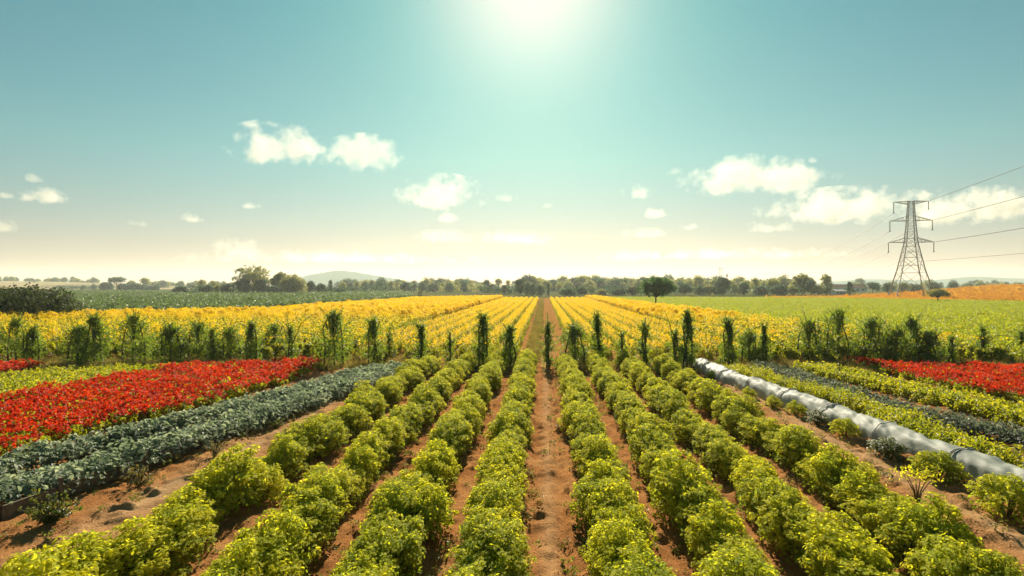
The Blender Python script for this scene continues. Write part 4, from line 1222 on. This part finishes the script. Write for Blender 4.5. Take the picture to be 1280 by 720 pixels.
sprout = []
for k in range(4):
    mb = MB(); n = 26
    a = rng.random(n) * 6.283; r = .09 * np.sqrt(rng.random(n))
    add_leaves(mb, rng, np.stack([r * np.cos(a), r * np.sin(a), .02 + .09 * rng.random(n)], 1), np.stack([np.cos(a), np.sin(a), np.full(n, .8)], 1), rng.uniform(.025, .06, n), 'oval', age=rng.random(n) * .5)
    sprout.append(mb.data('sprout', M['weed' if k % 2 else 'dry']))
sprouts = proto_collection('sprout', sprout)
n = 900
gaps = np.array([-1.42, -2.9, -4.4, -7.6, -8.5, .55, -.35, 1.7, 3.1, 4.55, 6.4, 7.2, 8.3])
x = gaps[rng.integers(0, len(gaps), n)] + rng.normal(0, .22, n)
y = 6 + 25 * rng.random(n) ** 1.3
scatter('small_weeds', np.stack([x, y, soil_height(x, y) + .01], 1), sprouts, 4, rng, 'tiny weeds and fallen leaves scattered on the bare soil', .5, 1.3, tilt=.3)

# ------------------------------------------------------------------ wooden edging with stakes
line = np.array([at(px, py)[:2] for px, py in ((-50, 672), (0, 655), (75, 627), (165, 594), (268, 556), (335, 531))])
t = empty('wooden_edging', (line[2][0], line[2][1], 0))
for a, b in zip(line[:-1], line[1:]):
    m_ = MB(); d = (b - a); ln_ = np.linalg.norm(d); d = d / ln_
    c = (a + b) / 2 - line[2]
    rot = [[d[0], -d[1], 0], [d[1], d[0], 0], [0, 0, 1]]
    m_.box((c[0], c[1], .17), (ln_ - .03, .04, .24), rot)
    m_.build('rail', M['plank'], t)
for i, (px, py) in enumerate(((78, 627), (184, 590), (267, 559))):
    p = at(px, py)
    m_ = MB(); c = np.array([p[0] - line[2][0], p[1] - line[2][1]])
    m_.tube([[c[0], c[1] - .04, -.1], [c[0], c[1] - .04, .46]], [.045, .04], 8)
    m_.build('stake', M['plank'], t)
tag(t, 'low weathered wooden edging with stakes along the grey-green row', 'edging')

# ------------------------------------------------------------------ plastic tunnel
def plastic():
    m, nt, n, l, p, out = nodes('tunnel_plastic')
    tc = n.new('ShaderNodeTexCoord')
    a = noise(n, l, 1.6, 5, 0.6, tc.outputs['Object'])
    col = ramp(n, l, a, [(0.3, (.24, .275, .235)), (0.7, (.34, .365, .32))])
    sz_ = n.new('ShaderNodeSeparateXYZ'); l.new(tc.outputs['Object'], sz_.inputs[0])
    sp_ = noise(n, l, 9, 5, 0.7, tc.outputs['Object'])
    mud = mathn(n, l, 'MULTIPLY_ADD', sz_.outputs[2], -4.2, mathn(n, l, 'MULTIPLY_ADD', sp_, 2.6, -.55), clamp=True)
    l.new(mixc(n, l, mathn(n, l, 'MULTIPLY', mud, .8), col, (.30, .17, .085)), p.inputs['Base Color'])
    p.inputs['Roughness'].default_value = 0.65
    p.inputs['Specular IOR Level'].default_value = 0.18
    b = n.new('ShaderNodeBump'); b.inputs['Strength'].default_value = 0.3; b.inputs['Distance'].default_value = .06
    mp = n.new('ShaderNodeMapping'); mp.inputs['Scale'].default_value = (1, .35, 1); mp.inputs['Rotation'].default_value = (0, 0, .6)
    l.new(tc.outputs['Object'], mp.inputs[0])
    l.new(noise(n, l, 7, 4, 0.6, mp.outputs[0]), b.inputs['Height']); l.new(b.outputs[0], p.inputs['Normal'])
    tr = n.new('ShaderNodeBsdfTranslucent'); tr.inputs['Color'].default_value = (.62, .64, .58, 1)
    mx = n.new('ShaderNodeMixShader'); mx.inputs[0].default_value = .28
    l.new(p.outputs[0], mx.inputs[1]); l.new(tr.outputs[0], mx.inputs[2]); l.new(mx.outputs[0], out.inputs['Surface'])
    return m
M['plastic'] = plastic()
near_edge = np.array([at(px, py)[:2] for px, py in ((860, 458), (900, 480), (950, 498), (1000, 518), (1068, 546), (1125, 570), (1210, 606), (1300, 640), (1360, 664), (1460, 704))])
dd = np.concatenate([[0], np.cumsum(np.linalg.norm(np.diff(near_edge, axis=0), axis=1))])
S = np.arange(0, dd[-1], .07)
cx_, cy_ = np.interp(S, dd, near_edge[:, 0]), np.interp(S, dd, near_edge[:, 1])
ker = np.ones(41) / 41
cx_ = np.convolve(np.pad(cx_, 20, 'edge'), ker, 'valid'); cy_ = np.convolve(np.pad(cy_, 20, 'edge'), ker, 'valid')
P = np.stack([cx_, cy_], 1); d = unit(np.gradient(P, axis=0)); nr = np.stack([-d[:, 1], d[:, 0]], 1)
if nr[0][0] < 0: nr = -nr
half = .43
Pc = P + nr * half
t = empty('plastic_tunnel', (Pc[0][0], Pc[0][1], 0))
o0 = np.array([Pc[0][0], Pc[0][1], 0])
K = 36
U = np.linspace(0, math.pi, K)
HOOP = 2.6
SS, UU = np.meshgrid(S, U, indexing='ij')
fold = .05 * (vnoise(SS * 1.0 + UU * .9, UU * .8 - SS * .12, 41, .34) - .5) + .07 * (vnoise(SS, UU, 42, .9) - .5) + .028 * (vnoise(SS + UU * .35, UU * .25, 45, .13) - .5)
phase = (SS % HOOP) / HOOP
sagm = -.035 * np.sin(phase * math.pi) ** 1.0 + .03 * np.exp(-(np.minimum(phase, 1 - phase) * HOOP / .07) ** 2)
endf = np.clip((SS) / .7, 0, 1) ** .5
rad = (1 + fold * 2.3 + sagm * 1.3) * (.55 + .45 * endf) 
a_, h_ = half * rad, (.56 * rad)
lat = -np.cos(UU) * a_
zz = np.sin(UU) ** .8 * h_ - .02
V = np.concatenate([(Pc[:, None, :] + nr[:, None, :] * lat[..., None] - o0[:2]), zz[..., None]], -1).reshape(-1, 3)
i = (np.arange(len(S) - 1)[:, None] * K + np.arange(K - 1)[None]).ravel()
m_ = MB(); m_.add(V, np.stack([i, i + K, i + K + 1, i + 1], 1))
m_.add(np.concatenate([V[:K], [[0, 0, 0]]]), np.array([[q, q + 1, K] for q in range(K - 1)]))
m_.build('cover', M['plastic'], t, smooth=True)
M['strap'] = plain('strap', [(0.3, (.05, .055, .05)), (0.7, (.10, .11, .10))], 5, 0.6)
for k in range(1, int(S[-1] / HOOP)):
    for off in ((-.05, .07) if k % 3 else (0,)):
        q = int((k * HOOP + off) / .07)
        V = []
        for u in np.linspace(0.06, math.pi - .06, 22):
            rr = np.interp(u, U, rad[q])
            V.append([*(Pc[q] + nr[q] * (-math.cos(u) * (half * rr + .012)) - o0[:2]), math.sin(u) ** .8 * (.56 * rr + .012) - .02])
        m_ = MB(); m_.tube(V, .008, 5)
        m_.build('strap', M['strap'], t)
tag(t, 'long low tunnel of grey-white plastic sheet tied down with straps on the right', 'plastic tunnel')

# ------------------------------------------------------------------ crop bushes, each one an object
rng = np.random.default_rng(3)
BUSH = [bush_meshes(np.random.default_rng(100 + i), W=.41 + .03 * (i % 3 - 1), H=.64 + .04 * (i % 4 - 1.5), shoots=66 + 8 * (i % 3), inner=700) for i in range(9)]
ORD = ['first', 'second', 'third', 'fourth', 'fifth', 'sixth', 'seventh', 'eighth', 'ninth', 'tenth', 'eleventh', 'twelfth']
ROWNAME = {}
for k, w in enumerate(('first row left of the middle path', 'second row left of the middle path', 'third row left of the middle path', 'outer row beside the left dirt track')):
    ROWNAME[ROWS_L[k]] = w
for k, w in enumerate(('first row right of the middle path', 'second row right of the middle path', 'third row right of the middle path', 'outer row beside the right dirt track')):
    ROWNAME[ROWS_R[k]] = w
icm = cam.matrix_world.copy()
def project(p):
    v = _cm.transposed() @ (Vector(p) - Vector((0, 0, CAM_H)))
    return (640 + FPX * v.x / -v.z, 360 - FPX * v.y / -v.z) if v.z < -.1 else (9999, 9999)
def place_bush(x, y, label, group, s=1.0, sz=None, z=None, name='crop_bush', protos=None):
    me_f, me_s = (protos or BUSH)[rng.integers(len(protos or BUSH))]
    zz = float(soil_height(np.array([x]), np.array([y]))[0]) if z is None else z
    t = empty(name, (x, y, zz), (math.pi if rng.random() < .5 else 0) + rng.normal(0, .14))
    t.scale = (s, s * (rng.uniform(1.4, 1.7) if y < 13 else 1.8), sz or s)
    for nm, me in (('foliage', me_f), ('stem', me_s)):
        c = bpy.data.objects.new(nm, me); C.objects.link(c); c.parent = t
    tag(t, label, 'bush', group)
    return t
END = {ROWS_L[0]: 31, ROWS_L[1]: 30.5, ROWS_L[2]: 30, ROWS_L[3]: 29.5, ROWS_R[0]: 31, ROWS_R[1]: 31, ROWS_R[2]: 30.5, ROWS_R[3]: 30}
for row in ROWS_L + ROWS_R:
    y = 5.6 + rng.random() * .4
    k = 0
    while y < END[row]:
        x = row + rng.normal(0, .16 if row == ROWS_L[3] else .08)
        top = project((x, y, .85)); low_ = project((x, y, .3))
        lat = .55
        l_, r_ = project((x - lat, y, .6))[0], project((x + lat, y, .6))[0]
        visible = top[1] < 712 and r_ > 6 and l_ < 1274
        if top[1] < 760 and r_ > -120 and l_ < 1400:
            if not visible:
                lab = f'leafy bush outside the picture, {ROWNAME[row]}'
            elif k < 12:
                lab = f'{ORD[k]} bush from the near end of the {ROWNAME[row]}'; k += 1
            else:
                lab = f'small bush in the far half of the {ROWNAME[row]}'; k += 1
            s = rng.uniform(.9, 1.12) * (1.10 if y < 11 else 1.0) * (1.03 if row == ROWS_L[3] else 1.0)
            place_bush(x, y, lab, 'yellow-green bushes in the near crop rows', s, s * (rng.uniform(.86, 1.12) if y < 13 else rng.uniform(.92, 1.04)))
        y += rng.uniform(.50, .68)
# loose little bushes along the near side of the tunnel
SMALL = [bush_meshes(np.random.default_rng(200 + i), W=.36, H=.48, shoots=36, leaf=(.034, .062), mat='weed' if i == 0 else 'bush', inner=320) for i in range(3)]
SB = [(889, 475, .62, 'tiny green bush at the far end of the white plastic tunnel'), (936, 499, .66, 'small bush on the near side of the tunnel, second from its far end'),
      (967, 511, .68, 'small bush on the near side of the tunnel, third from its far end'), (995, 520, .72, 'small bush on the near side of the tunnel, fourth from its far end'),
      (1022, 532, .72, 'small bush on the near side of the tunnel, fifth from its far end'), (1056, 546, .80, 'small bush on the near side of the tunnel, sixth from its far end'),
      (1110, 576, .92, 'round bush hiding the foot of the tunnel, left of the widest one'), (1172, 601, 1.0, 'wide bush before the tunnel, right behind the thin sapling'),
      (1258, 648, 1.25, 'biggest bush before the tunnel at the right edge of the picture')]
for px, py, s, lab in SB:
    p = at(px, py)
    place_bush(p[0], p[1], lab, 'small bushes along the tunnel', s, s * 1.05, .03, 'small_bush', SMALL)
p = at(1147, 634)
rg = np.random.default_rng(8)
t = empty('sapling', (p[0], p[1], .03))
st, fo = MB(), MB()
for q in range(6):
    a = q * 1.05 + .3
    e = np.array([math.cos(a) * .26, math.sin(a) * .2, rg.uniform(.5, .72)])
    st.tube([[0, 0, -.05], e * [.25, .25, .45], e], [.02, .012, .004], 6)
    n = 46
    pos = e + rg.normal(0, 1, (n, 3)) * [.10, .10, .07]
    add_leaves(fo, rg, pos, np.tile([0, 0, 1.0], (n, 1)), rg.uniform(.03, .06, n), 'oval', age=rg.random(n) * .6)
st.build('stem', M['stem'], t); fo.build('foliage', M['bush'], t)
tag(t, 'thin open sapling with bare forked stems by the right dirt track', 'sapling')

# weeds along the left edging
def weed(px, py, s, label, spiky, col='weed'):
    p = at(px, py)
    rg = np.random.default_rng(px)
    t = empty('weed', (p[0], p[1], .03))
    t.scale = (s, s, s)
    fo, st = MB(), MB()
    for q in range(26):
        a = rg.random() * 6.283; el = rg.uniform(.35, 1.3)
        ln_ = rg.uniform(.25, .55)
        e = np.array([math.cos(a) * math.cos(el), math.sin(a) * math.cos(el), math.sin(el)]) * ln_
        mid = e * .55 + [0, 0, .06]
        st.tube([[0, 0, -.03], mid, e], [.007, .006, .003], 4)
        n = 26 if spiky else 18
        u = rg.random((n, 1))
        pos = np.where(u < .55, mid * u / .55, mid + (e - mid) * (u - .55) / .45)
        add_leaves(fo, rg, pos + rg.normal(0, .02, (n, 3)), np.tile(e + [0, 0, .3], (n, 1)), rg.uniform(.03, .075, n), 'oval', age=rg.random(n) * .3)
    st.build('stem', M['stem'], t); fo.build('foliage', M[col], t)
    tag(t, label, 'weed', 'weeds along the wooden edging')
weed(62, 658, 1.25, 'big ferny dark green weed before the wooden edging at left', True)
weed(174, 609, .9, 'grassy yellowish weed beside the middle stake of the edging', False, 'dry')
weed(268, 572, .75, 'low yellowish weed below the farthest stake of the edging', False, 'dry')
weed(345, 537, .7, 'smallest weed past the end of the wooden edging', False)

# ------------------------------------------------------------------ dark shrubs between the beds and the flowering crop
def dark_shrub(px, by, top, wpx, label, sprigs=(), fill_=1.0, kind='col'):
    """a climbing shrub on its stems: px, foot row, top row, width in photo pixels; sprigs are bare leaning shoots (px, py of the tip)"""
    p = at(px, by)
    fw = _cm @ Vector((0, 0, -1))
    depth = p[0] * fw.x + p[1] * fw.y
    m = depth / FPX
    H, W = (by - top) * m, wpx * m * {'bush': 1.75, 'spire': 1.4, 'col': 1.2}[kind] * (1.22 if px < 430 or px > 990 else 1.0)
    rg = np.random.default_rng(int(px * 3 + by))
    t = empty('dark_shrub', (p[0], p[1], 0.02), YAW)
    fo, st = MB(), MB()
    nst = 1 if W < .45 else (2 if W < .9 else 3)
    for q in range(nst):
        x = (q - (nst - 1) / 2) * W * .2
        pts = [[x, 0, -.08], [x + rg.normal(0, .05), rg.normal(0, .04), H * .35], [x * .8 + rg.normal(0, .06), 0, H * .7], [x * .5, 0, H * .92]]
        st.tube(pts, [.05, .04, .03, .012], 6)
    lb = []
    n = int(7 + H * 2.5 + W * 3)
    for q in range(n):
        u = (q + .5) / n
        if kind == 'col':   rr = W * .5 * (.62 + .38 * math.sin(math.pi * min(1, u * 1.1 + .1))) * (1 - .65 * max(0, u - .6) / .4)
        elif kind == 'spire': rr = W * .5 * (1.0 if u < .55 else max(.22, 1 - (u - .55) * 2.0))
        else:               rr = W * .5 * math.sin(math.pi * min(1, .22 + u * .72))
        rl = min(rr, max(.12, rr * .55))
        a = rg.random() * 6.283
        k = max(0, rr - rl)
        lb.append((np.array([k * math.cos(a) * rg.uniform(.3, 1.1), k * math.sin(a) * .8, H * (.08 + .86 * u)]), rl * rg.uniform(.8, 1.1)))
    for q in range(2):
        lb.append((np.array([rg.normal(0, .22) * W, 0, H * rg.uniform(.06, .22)]), max(.12, W * .3)))
    nl = int(np.clip(W * H * 850 * fill_, 450, 3200))
    per = max(2, nl // (len(lb) * 12))
    pos, nn = clumps_on(rg, lb, 12, per, .075, .2)
    k = pos[:, 2] > .05
    tone = np.concatenate(TONE)[k]
    pos, nn = pos[k], nn[k]
    loose = rg.random(len(pos)) < .32
    pos[loose] += rg.normal(0, .12, (loose.sum(), 3)) * [1.2, 1, 1]
    pos[:, 2] = np.maximum(pos[:, 2], .03)
    add_leaves(fo, rg, pos, nn, rg.uniform(.055, .115, len(pos)), 'oval', age=loose * .55 * rg.random(len(pos)), spread=.6, droop=.8, rnd=.6 * tone + .4 * rg.random(len(pos)))
    for q in range(14 + int(H * 5 + W * 9)):          # short shoots that break the outline
        c, r = lb[rg.integers(len(lb))]
        dv = unit(np.array([rg.normal(0, .75), rg.normal(0, .5), rg.uniform(.2, 1.6)]))
        a0, e0 = c + dv * r * .6, c + dv * (r + rg.uniform(.12, .48))
        st.tube([a0, (a0 + e0) / 2, e0], [.012, .009, .004], 4)
        u = rg.random((26, 1))
        add_leaves(fo, rg, a0 + (e0 - a0) * u + rg.normal(0, .03, (26, 3)), np.tile([0, -.3, 1.0], (26, 1)), rg.uniform(.05, .10, 26), 'oval', age=rg.random(26) * .8)
    sprigs = list(sprigs) + [(px + rg.normal(0, .22) * wpx, top - rg.uniform(-3, 5)) for _ in range(2 if wpx < 15 else 4)]
    for (sx, sy) in sprigs:
        e = np.array([(sx - px) * m, rg.normal(0, .1), (by - sy) * m])
        s0 = np.array([e[0] * .12, 0, H * .55])
        mid = (s0 + e) / 2 + [-.1 * e[0], 0, .12 * H * np.sign(.5)]
        st.tube([s0, mid, e], [.022, .016, .006], 5)
        n = 60
        u = rg.random((n, 1))
        q = np.where(u < .5, s0 + (mid - s0) * u * 2, mid + (e - mid) * (u - .5) * 2)
        add_leaves(fo, rg, q + rg.normal(0, .045, (n, 3)), np.tile([0, -.3, 1.0], (n, 1)), rg.uniform(.05, .10, n), 'oval', age=rg.random(n) * .9)
    st.build('stem', M['bark'], t); fo.build('foliage', M['shrub'], t)
    tag(t, label, 'shrub', 'dark shrubs in a line across the rows')
SH = [
 (20, 453, 400, 24, 'loose pale-tipped shrub with a tall sprig, first at the left edge', [(24, 388), (15, 396)], .6, 'bush'),
 (41, 453, 412, 22, 'dark compact shrub, second from the left edge', [], 1, 'col'),
 (97, 457, 409, 26, 'broad dark shrub, left half of the wide dark pair at left', [(88, 398)], 1, 'bush'),
 (118, 457, 394, 27, 'taller leafy shrub, right half of the wide dark pair at left', [(130, 391)], .9, 'spire'),
 (167, 456, 397, 32, 'open shrub with a branch reaching up right, above the light green strip', [(195, 401), (172, 391), (140, 415)], .6, 'bush'),
 (212, 457, 408, 29, 'dense dark shrub with one thin spike, behind the middle of the red bed', [(202, 395)], 1.1, 'bush'),
 (247, 452, 406, 28, 'lighter loose shrub right of the dense spiked one', [(250, 399)], .6, 'bush'),
 (266, 455, 412, 11, 'thin dark shrub standing among lighter ones behind the red bed', [], .9, 'col'),
 (289, 451, 413, 26, 'pale shrub with a long branch leaning over from the left', [(277, 396), (300, 406)], .55, 'bush'),
 (315, 457, 403, 18, 'dark narrow column behind the right part of the red bed', [], 1, 'col'),
 (344, 446, 409, 26, 'pale bushy shrub right of the dark narrow column', [], .6, 'bush'),
 (363, 457, 408, 10, 'thin bare-trunked shrub with a forked sprig, at the tip of the red bed', [(357, 392), (391, 393), (345, 398)], .6, 'spire'),
 (417, 460, 389, 36, 'tall dark shrub with a spire and a bulge on its left, above the grey-green rows', [(419, 387), (428, 390)], 1, 'spire'),
 (467, 457, 398, 26, 'dark two-stemmed shrub with a branch arching to the right', [(482, 396), (456, 398)], .9, 'col'),
 (487, 450, 416, 8, 'thin small shrub between the arching one and the dark upright block', [], .7, 'col'),
 (526, 461, 405, 15, 'dark upright blocky shrub at the end of the outer left row', [], 1.2, 'col'),
 (562, 460, 420, 7, 'very thin dark shrub left of the tall pointed one', [], .9, 'col'),
 (604, 459, 392, 19, 'tall pointed dark shrub, cypress-like, left of the middle', [], 1.2, 'spire'),
 (638, 461, 408, 21, 'dense dark column at the end of the first row gap left of the path', [], 1.2, 'col'),
 (685, 461, 404, 13, 'slim dark column standing alone in the middle path', [(684, 391)], 1.3, 'col'),
 (718, 458, 408, 32, 'wide dark shrub with a paler left half, first right of the path', [], 1, 'bush'),
 (747, 456, 392, 18, 'tall dark shrub with two points, second right of the path', [(742, 390)], 1.2, 'col'),
 (777, 462, 418, 10, 'thin short shrub between the two-pointed and the next narrow one', [], .9, 'col'),
 (806, 462, 404, 14, 'narrow dark shrub left of the leaning branch', [(814, 398)], 1, 'col'),
 (844, 461, 414, 14, 'dark shrub with a long branch leaning to the left, beside the tall spire', [(829, 388)], 1, 'col'),
 (859, 462, 388, 17, 'tall dark spire at the far end of the plastic tunnel', [(868, 398)], 1.1, 'spire'),
 (911, 460, 399, 20, 'dark blunt column behind the far part of the plastic tunnel', [(903, 398)], 1.1, 'col'),
 (937, 456, 417, 25, 'rounded dark shrub right of the blunt column', [], .9, 'bush'),
 (955, 460, 405, 12, 'narrow dark shrub at the start of the dark grey-purple row', [], 1, 'col'),
 (1011, 453, 404, 32, 'dense rounded dark shrub with one thin sprig leaning left', [(1004, 382)], 1.1, 'bush'),
 (1047, 453, 387, 36, 'tall ragged dark shrub with a pointed tip, left of the right red bed', [(1051, 385)], 1, 'spire'),
 (1090, 452, 401, 29, 'Y-shaped shrub on a thin trunk with a branch to the left', [(1068, 397), (1098, 393)], .8, 'bush'),
 (1119, 456, 412, 28, 'open dark shrub with a long branch to the upper left', [(1096, 392), (1130, 405)], .9, 'bush'),
 (1139, 453, 396, 22, 'leafy shrub with a spire and twigs to the upper right', [(1152, 388), (1138, 392)], .8, 'spire'),
 (1160, 456, 416, 22, 'dark round low shrub, right end of the broad dark group', [], 1, 'bush'),
 (1190, 457, 421, 12, 'small thin shrub standing alone above the right red bed', [], .7, 'col'),
 (1229, 454, 410, 13, 'dark narrow shrub with a branch arching far to the right', [(1262, 420), (1246, 424)], 1, 'col'),
 (1277, 446, 414, 11, 'narrow shrub cut by the right edge of the picture', [(1265, 421)], .8, 'col'),
]
for px, by, top, w, lab, spr, fl, kd in SH:
    dark_shrub(px, by, top, w, lab, spr, fl, kd)
